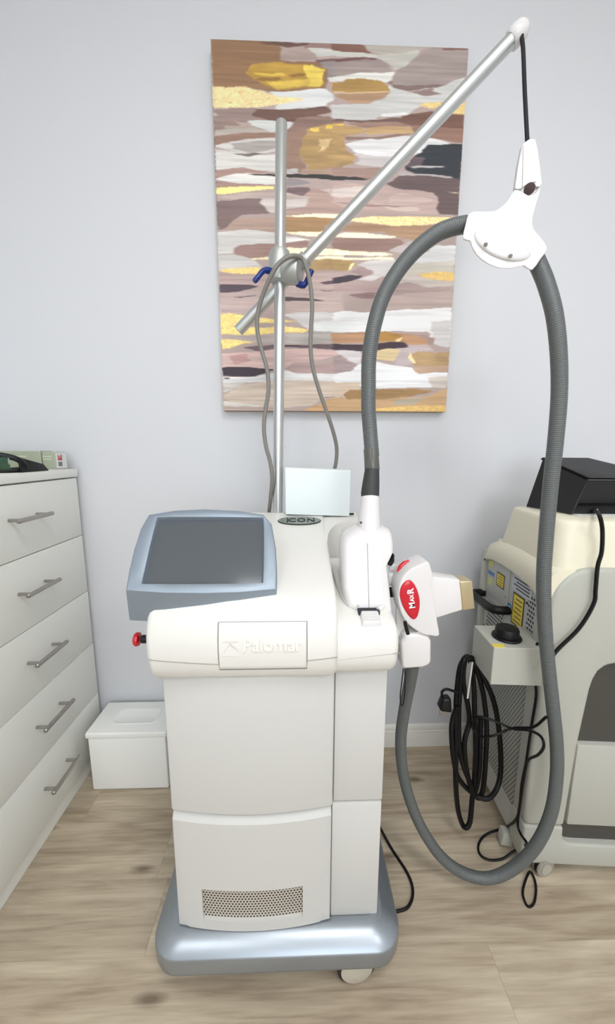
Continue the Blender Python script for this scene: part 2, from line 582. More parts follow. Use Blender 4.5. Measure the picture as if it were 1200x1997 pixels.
# things on the chest
TOPZ = 1.048
obj('leaflet', prism([(-1.06, 1.04, TOPZ + .0003), (-.716, 1.075, TOPZ + .0003), (-.722, 1.16, TOPZ + .0003), (-1.06, 1.14, TOPZ + .0003)], (0, 0, .003), 0), PAPER, None, 20,
    'thin white booklet lying under the green cartons', 'booklet')
t = empty('carton', (-.90, 1.12, TOPZ + .0035), 'long pale green carton on the chest of drawers', 'carton', 'green cartons on the chest')
BZ = TOPZ + .0035
obj('card_body', box(-1.04, -.762, 1.10, 1.155, BZ, BZ + .053, .0012, 1), GREEN_CARD, t)
obj('printed_strip', box(-.99, -.80, 1.0994, 1.1002, BZ + .036, BZ + .039), mat('pale_print', rgb(214, 218, 196), .5), t, 0, 'pale printed stripe')
obj('card_flap', box(-.7625, -.7612, 1.1005, 1.1545, BZ + .0, BZ + .054), mat('pale_card', rgb(200, 204, 188), .5), t, 0)
t = empty('carton', (-.735, 1.13, BZ), 'short pale green carton with red and white end label', 'carton', 'green cartons on the chest')
obj('card_body', box(-.758, -.7195, 1.103, 1.155, BZ, BZ + .051, .0012, 1), GREEN_CARD, t)
obj('printed_strip', join(box(-.756, -.73, 1.1022, 1.1034, BZ + .036, BZ + .0385), box(-.756, -.733, 1.1022, 1.1034, BZ + .028, BZ + .0305)), mat('pale_print', rgb(214, 218, 196), .5), t, 0)
el = obj('end_label', box(-.7197, -.7185, 1.105, 1.153, BZ + .002, BZ + .049), PAPER, t, 0, 'white label with red lettering')
RED_INK = mat('red_ink', rgb(190, 50, 70), .6)
obj('red_print', join(box(-.7187, -.7181, 1.113, 1.131, BZ + .026, BZ + .031), box(-.7187, -.7181, 1.113, 1.117, BZ + .031, BZ + .041), box(-.7187, -.7181, 1.120, 1.124, BZ + .031, BZ + .038), box(-.7187, -.7181, 1.127, 1.131, BZ + .031, BZ + .043)), RED_INK, el, 0)
obj('barcode', join(*[box(-.7187, -.7181, 1.113 + .003 * k, 1.1145 + .003 * k, BZ + .008, BZ + .021) for k in range(6)]), mat('ink', rgb(60, 60, 60), .6), el, 0)

t = empty('safety_goggles', (-.79, .975, TOPZ), 'black laser safety goggles with dark green lenses', 'goggles')
fr = smooth_path([(-.725, .985, TOPZ + .010), (-.722, .975, TOPZ + .024), (-.728, .962, TOPZ + .036), (-.750, .950, TOPZ + .044), (-.785, .944, TOPZ + .049), (-.83, .943, TOPZ + .050), (-.87, .945, TOPZ + .047), (-.885, .960, TOPZ + .026), (-.87, .955, TOPZ + .009), (-.845, .948, TOPZ + .007), (-.818, .945, TOPZ + .020), (-.80, .945, TOPZ + .020), (-.775, .948, TOPZ + .007), (-.745, .958, TOPZ + .006)], 4, True)
obj('frame', tube(fr, .0075, 8, closed=True), BLACK, t)
gl = mat('green_lens', rgb(10, 60, 26), .1, coat=.6)
for xa, xb in ((-.735, -.798), (-.822, -.878)):
    obj('lens', loft([[(xa + (xb - xa) * k / 6, .966 - .022 * math.sin(math.pi * min(1, .25 + k / 8)) + dy, z) for k in range(7)] for z, dy in ((TOPZ + .009, 0), (TOPZ + .028, -.003), (TOPZ + .045, 0))], False, False, False), gl, t)
for xx in (-.722, -.888):
    obj('temple', hexa([(xx - .003, .965, TOPZ + .0005), (xx + .003, .965, TOPZ + .0005), (xx + .003, 1.07, TOPZ + .0005), (xx - .003, 1.07, TOPZ + .0005)], [(xx - .004, .962, TOPZ + .040), (xx + .003, .962, TOPZ + .040), (xx + .003, 1.05, TOPZ + .020), (xx - .004, 1.05, TOPZ + .020)], .002), BLACK, t)

# ------------------------------------------------------------------ foam box
t = empty('foam_box', (-.555, 1.11, 0), 'white polystyrene box with lid on the floor by the wall', 'foam box')
obj('box_body', box(-.676, -.428, 1.042, 1.182, 0, .193, .005, 3), FOAM, t)
lid = obj('lid', box(-.681, -.423, 1.037, 1.1865, .1935, .214, .005, 3), FOAM, t)
obj('lid_emboss', loft([rrect(-.62, -.47, 1.075, 1.15, .02, .2135), rrect(-.618, -.472, 1.077, 1.148, .018, .2155), rrect(-.614, -.476, 1.081, 1.144, .016, .2155), rrect(-.612, -.478, 1.083, 1.142, .016, .2142)], False, True), FOAM, lid)

# ------------------------------------------------------------------ painting on canvas
PAINT = """p 146,112,84 -2,998 260,1003 260,968 309,955 452,953 453,914 440,889 222,882 128,891 -2,885
p 110,82,74 176,997 389,1002 382,996 287,989 198,994
p 176,156,148 260,968 313,983 376,991 403,976 398,960 313,954 269,958
p 150,122,114 389,1000 509,1004 510,987 402,987 349,990
p 205,203,196 367,989 510,984 510,975 398,965 403,976
p 120,92,92 385,958 510,965 511,958 421,952
p 150,140,138 421,953 511,958 512,924 453,918 439,939
p 215,212,205 453,918 512,924 512,910 457,907
g 186,146,62 134,924 153,946 260,951 313,947 367,948 403,942 430,936 433,902 421,895 376,894 259,889 205,895 169,911
g 240,208,90 358,945 394,947 430,936 430,902 421,895 378,896 376,915 358,926
p 226,190,84 152,927 286,924 295,919 196,918
g 222,186,80 205,902 304,908 376,912 376,896 250,890
p 140,106,58 169,912 259,916 277,911 241,906 187,905
p 150,112,60 304,921 353,927 358,920 313,915
p 186,150,118 458,906 512,910 513,884 481,887
p 218,218,215 222,880 444,890 462,881 472,870 449,849 249,840 258,854
p 190,184,178 -4,832 81,834 104,829 49,819 -5,821
p 148,126,118 -3,818 71,817 102,797 42,775 -5,774
p 150,128,122 0,832 163,838 285,809 139,801 13,818
p 112,84,74 167,835 449,846 482,836 404,826 514,819 515,808 239,808 203,813 167,818
l 246,222,165 -2,885 124,890 160,884 195,880 249,869 344,867 351,862 258,851 172,841 -3,837
p 140,112,102 322,821 514,825 515,783 294,779
p 205,205,202 139,806 212,809 312,810 317,803 303,789 220,779 157,792
p 170,152,142 43,793 157,795 220,779 56,775
p 176,168,158 577,1003 884,1003 786,987 705,976 618,984
p 192,188,180 619,975 812,991 787,963 725,942 678,960 651,969
p 128,92,80 470,1003 573,1004 591,991 619,981 641,977 470,983
p 205,203,195 470,982 641,977 651,969 470,970
p 160,144,140 471,960 569,966 660,968 683,952 707,941 589,933 471,923
p 118,86,86 471,962 560,969 651,969 642,966 552,963 471,954
p 222,220,212 471,921 589,933 666,934 720,942 712,928 694,913 681,912 653,917 580,919 512,914 471,913
p 198,196,192 690,908 727,897 793,887 928,918 1014,934 1007,874 901,864 818,854 773,833 657,828 640,816 473,818 473,853 624,858 678,871
p 160,145,140 725,939 765,959 813,980 875,1000 1010,1002 1012,939 928,918 911,909 713,905 711,922
p 122,92,86 885,996 1007,1003 1008,996 903,993
p 126,104,100 695,912 711,921 713,905 911,909 884,902 783,893 727,897
g 176,138,76 472,905 512,907 526,916 608,919 662,916 695,902 698,890 472,884
p 176,142,112 472,879 698,888 669,872 624,861 564,857 491,870
p 210,180,140 472,884 698,890 698,887 472,881
p 140,118,115 788,890 884,900 871,892 913,887 839,880
p 230,228,225 662,833 773,840 768,833 704,826 667,826
p 116,84,72 750,829 865,842 1004,837 1008,792 893,790 733,812
p 112,86,78 473,818 612,815 750,826 751,812 589,810 473,814
l 235,205,140 818,859 840,864 910,868 901,858 879,850 827,855
l 235,205,140 935,850 1003,869 1003,838 936,839
p 150,120,108 520,809 732,813 808,804 612,798
p 188,152,112 599,798 705,802 808,801 799,789 594,785
p 180,170,160 -3,782 148,791 220,778 115,780 10,768
p 150,120,104 -3,768 115,776 239,776 243,766 73,755 0,745
p 205,200,195 -3,742 115,760 284,764 284,735 155,724 63,731
p 170,160,155 64,749 192,757 284,756 238,740 155,730 77,737
p 212,208,202 -1,733 77,729 155,721 284,726 284,679 158,686 112,692 1,683
p 120,110,105 77,724 155,730 201,727 136,721
p 168,138,128 -1,682 112,692 205,679 112,673 0,659
p 225,222,216 0,658 51,668 116,675 284,673 283,649 167,649 97,652
p 150,120,104 285,776 377,789 344,733 368,689 335,680 284,688 257,746
p 190,185,180 284,685 330,693 335,680 284,676
p 170,142,126 354,689 517,695 518,675 340,677
g 176,142,92 340,739 377,789 450,805 515,807 517,698 377,689 354,719
g 225,190,90 381,791 423,796 418,786 395,784
g 226,190,80 445,802 515,807 515,795 450,793
g 215,185,130 414,764 469,768 451,747 423,735
p 52,48,48 130,673 242,675 424,677 518,672 518,663 377,666 242,669
p 165,135,125 0,653 111,651 237,647 232,644 3,637
p 120,100,102 279,641 377,643 396,630 387,616 311,625 278,628
p 150,140,142 284,667 349,662 391,654 283,643
f 250,232,150 -2,631 27,638 143,642 232,642 227,636 119,628 40,620 -1,620
p 178,150,140 283,585 401,642 519,619 521,573 283,567
p 190,172,164 0,611 133,626 283,628 392,613 283,613 44,608
p 128,108,106 -1,596 95,608 189,610 175,600 216,572 93,564 -1,549
p 205,195,188 179,602 198,611 377,611 358,592 283,585 221,572
p 205,185,175 429,639 519,644 519,619 486,625
l 250,236,195 278,565 378,571 521,573 487,560 330,563
g 180,145,95 474,802 585,799 599,782 521,774 526,736 559,731 555,710 476,691
p 198,165,120 599,787 808,797 790,786 613,779
p 148,118,106 521,774 637,773 799,788 753,778 698,769 628,769 535,763
p 145,112,98 798,808 1005,801 1004,765 895,772 871,775 800,785
p 200,192,190 559,731 672,730 822,730 701,716 678,699 555,707 583,714
p 226,224,222 523,754 628,770 642,765 781,779 876,775 943,763 858,755 822,734 672,727 568,734
p 104,86,86 741,677 960,676 1001,676 1003,577 916,579 897,633 762,644 704,656
p 48,52,58 858,757 1007,762 1003,676 902,683 807,684 768,696 804,726 831,736
p 104,88,94 804,726 842,727 838,706 777,700
p 190,182,180 787,701 815,705 938,705 929,702 806,698
p 185,175,175 749,690 807,681 854,684 960,680 960,676 855,679 741,679
p 160,132,122 476,694 664,697 632,670 476,675
p 190,165,158 476,661 619,651 699,651 762,644 897,633 911,579 766,580 598,577 477,603
p 52,46,46 476,675 561,674 627,668 547,665 476,666
p 215,200,192 477,640 619,650 572,620 477,619
p 200,178,170 701,622 762,635 889,613 812,602 702,602
p 208,188,178 630,606 842,595 833,584 746,586
p 160,128,118 477,603 697,601 813,599 621,596
p 205,195,165 947,640 1002,639 1000,634 954,638
p 130,108,104 -1,563 108,564 84,555 31,529 0,524
p 178,152,138 88,555 282,561 282,517 139,524 30,525
p 208,203,198 -1,516 106,526 282,515 282,492 105,480 66,461 -2,454
p 170,134,96 278,562 487,560 426,525 277,523
l 250,236,195 277,522 435,525 407,511 306,516
p 225,220,215 277,511 339,510 392,501 277,493
p 158,128,120 95,482 234,490 378,501 378,480 282,479 233,469 228,453 147,449 65,458 71,473
l 250,236,190 137,447 228,453 214,445 146,444
l 250,236,190 277,479 378,479 523,476 523,460 407,459 277,460
f 250,240,200 402,455 524,458 524,450 397,447
p 200,195,190 -2,450 65,456 146,444 184,424 88,420 -1,412
l 238,205,130 4,412 40,418 127,423 175,424 160,403 87,403 34,406
g 172,140,95 330,445 524,449 524,421 330,419
p 190,168,162 0,349 280,360 280,296 0,293
p 190,168,162 276,409 525,412 528,298 275,296
p 180,156,150 1,406 281,402 281,376 -1,373
p 86,72,80 -1,373 110,373 173,370 85,353 -2,350
p 84,72,74 143,336 280,342 369,341 448,332 280,331
p 90,76,80 44,339 173,343 173,341 85,337
p 96,80,86 427,386 525,399 525,384 457,381
p 150,128,126 427,365 526,363 526,358 442,360
p 172,138,110 550,552 729,547 846,545 1021,549 918,500 751,511 696,526 508,526
l 246,222,160 555,561 646,569 815,571 990,569 1010,562 845,547 729,545 661,550 550,555
f 252,242,205 479,512 518,522 624,523 746,514 687,508 576,507
p 152,122,112 479,507 688,507 761,506 772,479 699,472 577,472 480,477
l 252,240,200 480,475 601,472 685,470 734,464 685,459 577,462 480,461
f 252,240,200 480,455 602,455 739,456 735,450 602,449 481,448
p 212,205,202 578,435 642,445 784,449 761,414 644,393 580,393 648,410 628,419
p 198,184,182 704,475 819,502 802,467
g 180,148,95 481,447 568,448 574,435 540,418 481,419
f 240,215,160 540,418 554,438 573,440 554,422
p 170,145,142 555,412 579,429 643,420 648,410 609,405
p 180,155,152 482,379 718,384 680,354 482,359
p 64,52,62 481,398 555,404 611,406 580,394 541,386 482,382
p 140,112,112 542,350 670,361 651,341 582,342
p 222,220,218 775,434 918,491 999,493 1001,450 796,415
p 205,198,185 775,437 1001,450 999,417 846,409 729,381
p 200,188,180 728,386 848,383 903,375 1000,384 999,397 866,399 816,409
l 226,190,115 841,409 900,416 954,420 1002,417 1001,397 926,397 866,401
p 185,165,158 680,351 999,364 1001,318 663,308
p 170,148,144 704,381 798,386 888,375 996,373 979,368 695,351
p 186,164,160 1,308 280,311 280,291 0,288
p 205,200,198 275,290 384,298 528,300 529,242 404,241 379,251 319,271
p 232,230,228 404,268 528,283 529,246 409,243
p 185,178,172 274,233 379,239 529,240 530,211 379,207 274,206
p 178,165,162 7,228 279,235 279,209 149,205 70,218
l 240,212,132 0,288 34,291 102,286 171,279 230,275 319,271 230,265 146,266 82,259 0,251
l 240,212,132 0,258 82,252 170,251 279,255 379,248 359,239 230,236 180,232 81,228 2,231
l 240,212,132 1,216 55,216 105,211 149,208 80,201 34,190 2,189
p 208,178,172 2,173 154,179 229,185 429,193 470,187 531,187 531,177 430,159 309,147 278,130 228,129 2,133
p 110,92,98 94,192 229,200 359,201 429,205 530,203 530,191 455,190 279,194 154,181
p 58,44,54 274,201 354,201 319,196 279,197
p 190,150,145 28,166 103,174 118,153 57,139
p 178,152,148 278,130 319,144 430,148 531,152 532,121 379,116 314,116
p 222,220,218 0,103 141,107 228,119 273,126 319,115 532,117 533,92 273,93 75,86 2,82
p 62,52,60 0,131 92,134 187,131 228,129 187,119 136,108 0,107
p 50,45,50 0,102 30,101 5,99 3,96 33,96
p 205,188,172 0,43 75,76 227,91 533,91 534,42 431,38 380,16 226,8 73,22
p 198,192,184 0,82 126,90 75,76 1,54
p 215,208,200 0,32 73,24 226,12 1,15
p 185,165,155 1,13 226,12 226,-1 3,0
p 200,160,115 406,16 472,38 534,42 535,1 354,0
p 150,120,100 411,42 514,46 534,50 529,44 457,40
p 235,233,232 483,299 633,301 783,309 1004,314 1008,215 921,218 898,249 686,243 615,241 485,242
p 205,202,200 911,273 1002,277 1005,198 927,211 920,225
p 190,175,175 761,203 906,207 929,188 1001,187 824,147 767,143
p 188,145,110 485,237 610,239 838,236 920,228 917,207 769,210 611,212 485,208
g 178,132,62 635,238 721,242 783,231 788,217 637,212
f 240,215,160 753,217 788,229 783,219 768,213
p 165,140,135 787,237 899,238 926,218 917,204 864,235
p 66,50,58 485,206 611,206 789,212 818,200 800,197 729,196 678,188 551,189 486,190
p 232,230,230 487,113 608,149 680,153 762,143 835,137 857,119 1002,120 996,95 927,77 684,72 488,89
p 215,208,208 486,187 607,187 608,149 578,146 532,170 506,177
p 165,145,145 486,163 516,178 542,156 588,146 558,124 487,117
p 218,195,150 638,178 729,196 775,192 761,157 638,164
g 180,148,105 816,179 852,186 1001,185 1002,142 855,144 833,161
f 240,215,160 817,168 824,184 854,151 839,151
p 190,158,135 835,139 1000,141 996,122 856,121
p 205,195,185 899,105 997,109 998,74 927,77
p 205,185,165 488,85 611,89 612,64 565,64 530,46 488,42
p 195,160,120 488,38 711,40 893,46 1001,74 1002,-3 489,-1
g 165,128,80 535,50 565,63 694,68 850,70 944,65 903,59 820,47 711,40 550,39
p 175,165,145 758,36 893,44 853,18 769,22
l 225,188,115 634,9 801,15 995,19 1000,-1 635,-1"""
PX0, PX1, PZ0, PZ1, PYF = -.231, .477, 1.2325, 2.2055, 1.1725

def value_noise(u, v, fu, fv, seed, oct_=3):
    out = np.zeros_like(u)
    amp, tot = 1.0, 0.0
    rs = np.random.RandomState(seed)
    for o_ in range(oct_):
        g = rs.rand(257, 257)
        x, y_ = u * fu, v * fv
        xi, yi = np.floor(x).astype(int), np.floor(y_).astype(int)
        a, b_ = x - xi, y_ - yi
        a, b_ = a * a * (3 - 2 * a), b_ * b_ * (3 - 2 * b_)
        xi %= 256
        yi %= 256
        n_ = (g[yi, xi] * (1 - a) + g[yi, xi + 1] * a) * (1 - b_) + (g[yi + 1, xi] * (1 - a) + g[yi + 1, xi + 1] * a) * b_
        out += n_ * amp
        tot += amp
        amp *= 0.55
        fu *= 2.1
        fv *= 2.1
    return out / tot - 0.5

def poly_mask(U, Vv, P):
    m = np.zeros(U.shape, bool)
    n_ = len(P)
    for i in range(n_):
        x1, y1 = P[i]
        x2, y2 = P[(i + 1) % n_]
        if y1 == y2:
            continue
        c = ((y1 > Vv) != (y2 > Vv)) & (U < (x2 - x1) * (Vv - y1) / (y2 - y1) + x1)
        m ^= c
    return m

def paint_canvas():
    nu, nv = 400, 550
    uu, vv = np.meshgrid(np.linspace(0, 1, nu), np.linspace(0, 1, nv))
    wu = uu + 0.030 * value_noise(uu, vv, 8, 90, 1) + 0.010 * value_noise(uu, vv, 40, 60, 2)
    wv = vv + 0.010 * value_noise(uu, vv, 7, 22, 3) + 0.004 * value_noise(uu, vv, 30, 80, 4)
    col = np.ones((nv, nu, 3)) * np.array([178, 158, 152]) / 255.0
    gold = np.zeros((nv, nu))
    hgt = 0.15 * value_noise(uu, vv, 10, 140, 5)
    crack = np.abs(value_noise(uu, vv, 34, 110, 6, 4))
    flake = value_noise(uu, vv, 70, 110, 7, 2)
    streak = value_noise(uu, vv, 5, 160, 8, 3)
    dry = value_noise(uu, vv, 9, 230, 11, 2)
    for line in PAINT.strip().split('\n'):
        q = line.split()
        c = np.array([float(k) for k in q[1].split(',')]) / 255.0
        P = [tuple(float(a) / 1000 for a in s.split(',')) for s in q[2:]]
        # widen a hair so that neighbouring strokes meet
        cx = sum(p[0] for p in P) / len(P)
        cy = sum(p[1] for p in P) / len(P)
        P = [(cx + (a - cx) * 1.02, cy + (b - cy) * 1.04) for a, b in P]
        k = 0.45 if q[0] in 'lf' else 1.0
        m = poly_mask(uu + (wu - uu) * k, vv + (wv - vv) * k, P)
        # soft rim: average of slightly shifted masks
        mm = m.astype(float)
        for sx, sy in ((1, 0), (-1, 0), (0, 1), (0, -1)):
            mm = mm + np.roll(np.roll(m, sx, 1), sy, 0)
        mm /= 5.0
        if q[0] == 'p':
            wide = sum(np.roll(mm, k, 1) for k in range(-5, 6)) / 11.0
            mm = np.clip((wide - 0.5) * 2.2 + 0.5 + 0.9 * dry * np.clip(wide * (1 - wide) * 4, 0, 1), 0, 1)
        cc = np.ones((nv, nu, 3)) * c
        if q[0] == 'p':
            cc = cc * (1 + 0.22 * streak[..., None])
            hh = 0.15 + 0.5 * streak
            gg = 0.0
        elif q[0] == 'g':
            cc = cc * (1 + 0.30 * value_noise(uu, vv, 10, 90, 9)[..., None])
            cc = cc * 0.94 + 0.06 * cc.mean(-1, keepdims=True)
            hh = 0.4 + 0.6 * flake
            gg = 0.1
        elif q[0] == 'f':
            hh = 0.5 + 0 * streak
            gg = 0.6
        else:
            dark = np.clip((0.05 - crack) * 14, 0, 1)[..., None] * 0.62 * np.clip(0.7 + 3 * flake, 0, 1)[..., None]
            cc = cc * (1 - dark) + np.array([.62, .44, .22]) * dark
            cc = cc * (1 + 0.15 * flake[..., None])
            hh = 0.6 + 0.9 * flake
            gg = 0.7
        col = col * (1 - mm[..., None]) + cc * mm[..., None]
        gold = gold * (1 - mm) + gg * mm
        hgt = hgt * (1 - mm) + hh * mm
    col = np.clip(col * 1.05, 0, 0.97)
    colin = np.where(col <= 0.04045, col / 12.92, ((col + 0.055) / 1.055) ** 2.4)
    t = empty('abstract_painting', ((PX0 + PX1) / 2, PYF + .015, PZ0), 'unframed abstract canvas of mauve, grey and gold brush strokes', 'painting')
    W = WORLD[t]
    xs = PX0 + uu * (PX1 - PX0) - W.x
    zs = PZ0 + vv * (PZ1 - PZ0) - W.z
    edge = np.minimum(np.minimum(uu, 1 - uu) * .708, np.minimum(vv, 1 - vv) * .973)
    ys = PYF - W.y - 0.0009 * hgt * np.clip(edge / .004, 0, 1)
    me = bpy.data.meshes.new('painted_face')
    nverts = nu * nv
    me.vertices.add(nverts)
    me.vertices.foreach_set('co', np.stack([xs, ys, zs], -1).reshape(-1).astype(np.float32))
    i = np.arange((nv - 1) * (nu - 1))
    r_, c_ = i // (nu - 1), i % (nu - 1)
    a = r_ * nu + c_
    quads = np.stack([a, a + 1, a + nu + 1, a + nu], -1).reshape(-1)
    me.loops.add(len(quads))
    me.loops.foreach_set('vertex_index', quads.astype(np.int32))
    me.polygons.add(len(i))
    me.polygons.foreach_set('loop_start', (i * 4).astype(np.int32))
    me.update(calc_edges=True)
    at = me.color_attributes.new('pigment', 'FLOAT_COLOR', 'POINT')
    at.data.foreach_set('color', np.concatenate([colin, gold[..., None]], -1).reshape(-1).astype(np.float32))
    me.shade_smooth()
    m = bpy.data.materials.new('acrylic_and_gold_leaf')
    m.use_nodes = True
    nt = m.node_tree
    b = nt.nodes['Principled BSDF']
    an = N(nt, 'ShaderNodeAttribute', attribute_name='pigment')
    nt.links.new(an.outputs['Color'], b.inputs['Base Color'])
    nt.links.new(math_node(nt, 'MULTIPLY', an.outputs['Alpha'], 0.2), b.inputs['Metallic'])
    nt.links.new(math_node(nt, 'SUBTRACT', 0.62, math_node(nt, 'MULTIPLY', an.outputs['Alpha'], 0.3)), b.inputs['Roughness'])
    # canvas weave
    tc = N(nt, 'ShaderNodeTexCoord')
    wv_ = N(nt, 'ShaderNodeTexNoise')
    wv_.inputs['Scale'].default_value = 500
    nt.links.new(tc.outputs['Object'], wv_.inputs['Vector'])
    bp = N(nt, 'ShaderNodeBump')
    bp.inputs['Strength'].default_value = 0.08
    bp.inputs['Distance'].default_value = 0.001
    nt.links.new(wv_.outputs['Fac'], bp.inputs['Height'])
    nt.links.new(bp.outputs[0], b.inputs['Normal'])
    me.materials.append(m)
    o = bpy.data.objects.new('painted_face', me)
    COL.objects.link(o)
    o.parent = t
    rim = [rrect_xz(PX0, PX1, PZ0, PZ1, .0005, PYF + .0001, 1), rrect_xz(PX0, PX1, PZ0, PZ1, .0005, Y1 - .001, 1)]
    obj('canvas_edge', loft(rim, True, True), mat('canvas_edge', rgb(176, 148, 124), .7, bump=.1, scale=500), t, 20)
paint_canvas()

# ------------------------------------------------------------------ main laser machine
t = MACH = empty('laser_machine', (-.04, .78, 0), 'tall white and silver laser machine with tilted touch screen on castors', 'laser machine')
# base tray
bx0, bx1, by0, by1 = -.299, .216, .562, 1.03
def base_ring(m_side, m_front, z, r):
    return rrect(bx0 + m_side, bx1 - m_side, by0 + m_front, by1 - m_front, r, z, 8)
rings = [base_ring(.030, .020, .094, .03), base_ring(.014, .011, .085, .042), base_ring(.013, .011, .069, .044), base_ring(.008, .006, .066, .05), base_ring(.002, .001, .072, .055), base_ring(0, 0, .080, .056),
         base_ring(0, 0, .1075, .056), base_ring(.0006, .0006, .1100, .0555), base_ring(.0022, .0020, .1120, .055), base_ring(.010, .009, .1185, .05), base_ring(.020, .018, .126, .044), base_ring(.032, .030, .132, .038), base_ring(.039, .040, .134, .03), base_ring(.044, .048, .133, .026), base_ring(.046, .051, .128, .024), base_ring(.047, .052, .100, .024)]
base = obj('base', loft(rings), SILVER_PAINT, t, 50, 'silver painted base tray')
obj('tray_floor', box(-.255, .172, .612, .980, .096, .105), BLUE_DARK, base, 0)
# castors
def castor(cx, cy, rot):
    a = Vector((math.sin(rot), -math.cos(rot), 0))
    c0 = Vector((cx, cy, .041))
    o = obj('castor', lathe([(.034, -.012), (.0405, -.009), (.041, -.004), (.041, .004), (.0405, .009), (.036, .012), (.034, .0125)], c0, a, 32), mat('castor_tyre', rgb(30, 28, 27), .6), t)
    obj('hub', lathe([(.0335, .0), (.0335, .0135), (.031, .0148), (.001, .0152)], c0, a, 32), mat('castor_hub', rgb(190, 184, 168), .45), o)
    obj('stem', tube([c0 + Vector((0, 0, .02)) - a * .016, c0 + Vector((0, 0, .062)) - a * .03], .008, 10), DARK_GAP, o)
castor(.121, .591, math.radians(6))
castor(-.20, .64, math.radians(100))
castor(.13, .98, math.radians(60))
castor(-.21, .98, math.radians(120))
# body
obj('body', box(-.238, .166, .622, .968, .100, .715, .004), PANEL_WHITE, t)
def panel_poly(x0, x1, yedge, bulge, yback, n=14):
    pts = []
    xc, hw = (x0 + x1) / 2, (x1 - x0) / 2
    for k in range(n + 1):
        x = x0 + (x1 - x0) * k / n
        pts.append((x, yedge - bulge * (1 - ((x - xc) / hw) ** 2), 0))
    return pts + [(x1, yback, 0), (x0, yback, 0)]
def panel(x0, x1, z0, z1, bev=.004):
    P = [(x, y_, z0) for x, y_, _ in panel_poly(x0, x1, .603, .015, .64)]
    return prism(P, (0, 0, z1 - z0), bev, 3, 50)
obj('upper_panel', panel(-.246, .069, .4135, .706), PANEL_WHITE, t, 40)
def grille_panel():
    """lower panel with a real opening for the grille"""
    x0, x1, z0, z1 = -.246, .067, .1365, .4045
    gx0, gx1, gz0, gz1 = -.193, .010, .160, .236
    xs = sorted(set([x0 + (x1 - x0) * k / 16 for k in range(17)] + [gx0, gx1]))
    zs = [z0, gz0, gz1, z1 - .012, z1]
    xc, hw = (x0 + x1) / 2, (x1 - x0) / 2
    def fy(x, z):
        e = .603 - .015 * (1 - ((x - xc) / hw) ** 2)
        return e + (.010 if z == z1 else 0)
    V, F, idx = [], [], {}
    for i, x in enumerate(xs):
        for j, z in enumerate(zs):
            idx[i, j] = len(V)
            V.append((x, fy(x, z), z))
    for i in range(len(xs) - 1):
        for j in range(len(zs) - 1):
            if j == 1 and xs[i] >= gx0 - 1e-6 and xs[i + 1] <= gx1 + 1e-6:
                continue
            F.append((idx[i, j], idx[i + 1, j], idx[i + 1, j + 1], idx[i, j + 1]))
    # outer return to the back
    loop = [idx[i, 0] for i in range(len(xs))] + [idx[len(xs) - 1, j] for j in range(1, len(zs))] + [idx[i, len(zs) - 1] for i in range(len(xs) - 2, -1, -1)] + [idx[0, j] for j in range(len(zs) - 2, 0, -1)]
    k0 = len(V)
    for a in loop:
        V.append((V[a][0], .64, V[a][2]))
    n_ = len(loop)
    for a in range(n_):
        b = (a + 1) % n_
        F.append((loop[a], k0 + a, k0 + b, loop[b]))
    # reveal of the opening
    gi = [i for i, x in enumerate(xs) if gx0 - 1e-6 <= x <= gx1 + 1e-6]
    gl_ = [idx[i, 1] for i in gi] + [idx[i, 2] for i in reversed(gi)]
    k0 = len(V)
    for a in gl_:
        V.append((V[a][0], V[a][1] + .007, V[a][2]))
    n_ = len(gl_)
    for a in range(n_):
        b = (a + 1) % n_
        F.append((gl_[a], gl_[b], k0 + b, k0 + a))
    mesh = [(x, fy(x, 0) + .0065, z) for z in (gz0 - .002, gz1 + .002) for x in [xs[i] for i in gi]]
    m_ = len(gi)
    MF = [(a, a + 1, m_ + a + 1, m_ + a) for a in range(m_ - 1)]
    return (V, F), (mesh, MF)
pv, gv = grille_panel()
lp = obj('lower_panel', bevel_vf(pv, .0025, 2, 40, lambda e: all(v.co.y < .63 for v in e.verts) and (max(v.co.x for v in e.verts) > .066 or min(v.co.x for v in e.verts) < -.245 or min(v.co.z for v in e.verts) > .38)), PANEL_WHITE, t, 30)
obj('vent_grille', gv, perforated('vent_perforated', rgb(214, 208, 198), rgb(30, 28, 26), .0066, .0062, .0021, 'X', 0.4, 0.4), lp, 30, 'perforated metal vent grille')
obj('side_panel', box(.071, .170, .613, .645, .4135, .712, .003), PANEL_WHITE, t)
obj('side_panel', box(.069, .169, .612, .645, .125, .4095, .003), PANEL_WHITE, t)

# console hood
PROF = [(.635, .700), (.600, .7015), (.583, .709), (.571, .722), (.5635, .738), (.5597, .755), (.5585, .775), (.5605, .795), (.5665, .815), (.577, .832), (.593, .8465), (.615, .857), (.66, .8695), (.80, .906), (.945, .943), (.960, .942), (.969, .934), (.972, .92), (.972, .705), (.965, .70)]
def cross(x, prof, inset=0.0):
    cy = sum(p[0] for p in prof) / len(prof)
    cz = sum(p[1] for p in prof) / len(prof)
    out = []
    for y_, z in prof:
        d = Vector((y_ - cy, z - cz))
        L = d.length
        d = d * ((L - inset) / L)
        out.append((x, cy + d.x, cz + d.y))
    return out
st = [(-.258, .030), (-.257, .018), (-.2545, .010), (-.250, .004), (-.243, 0), (-.1, 0), (.058, 0), (.064, .0015), (.068, .005), (.0695, .010), (.0698, .06)]
con = obj('console_hood', loft([cross(x, PROF, i) for x, i in st]), WHITE_PLASTIC, t, 45)
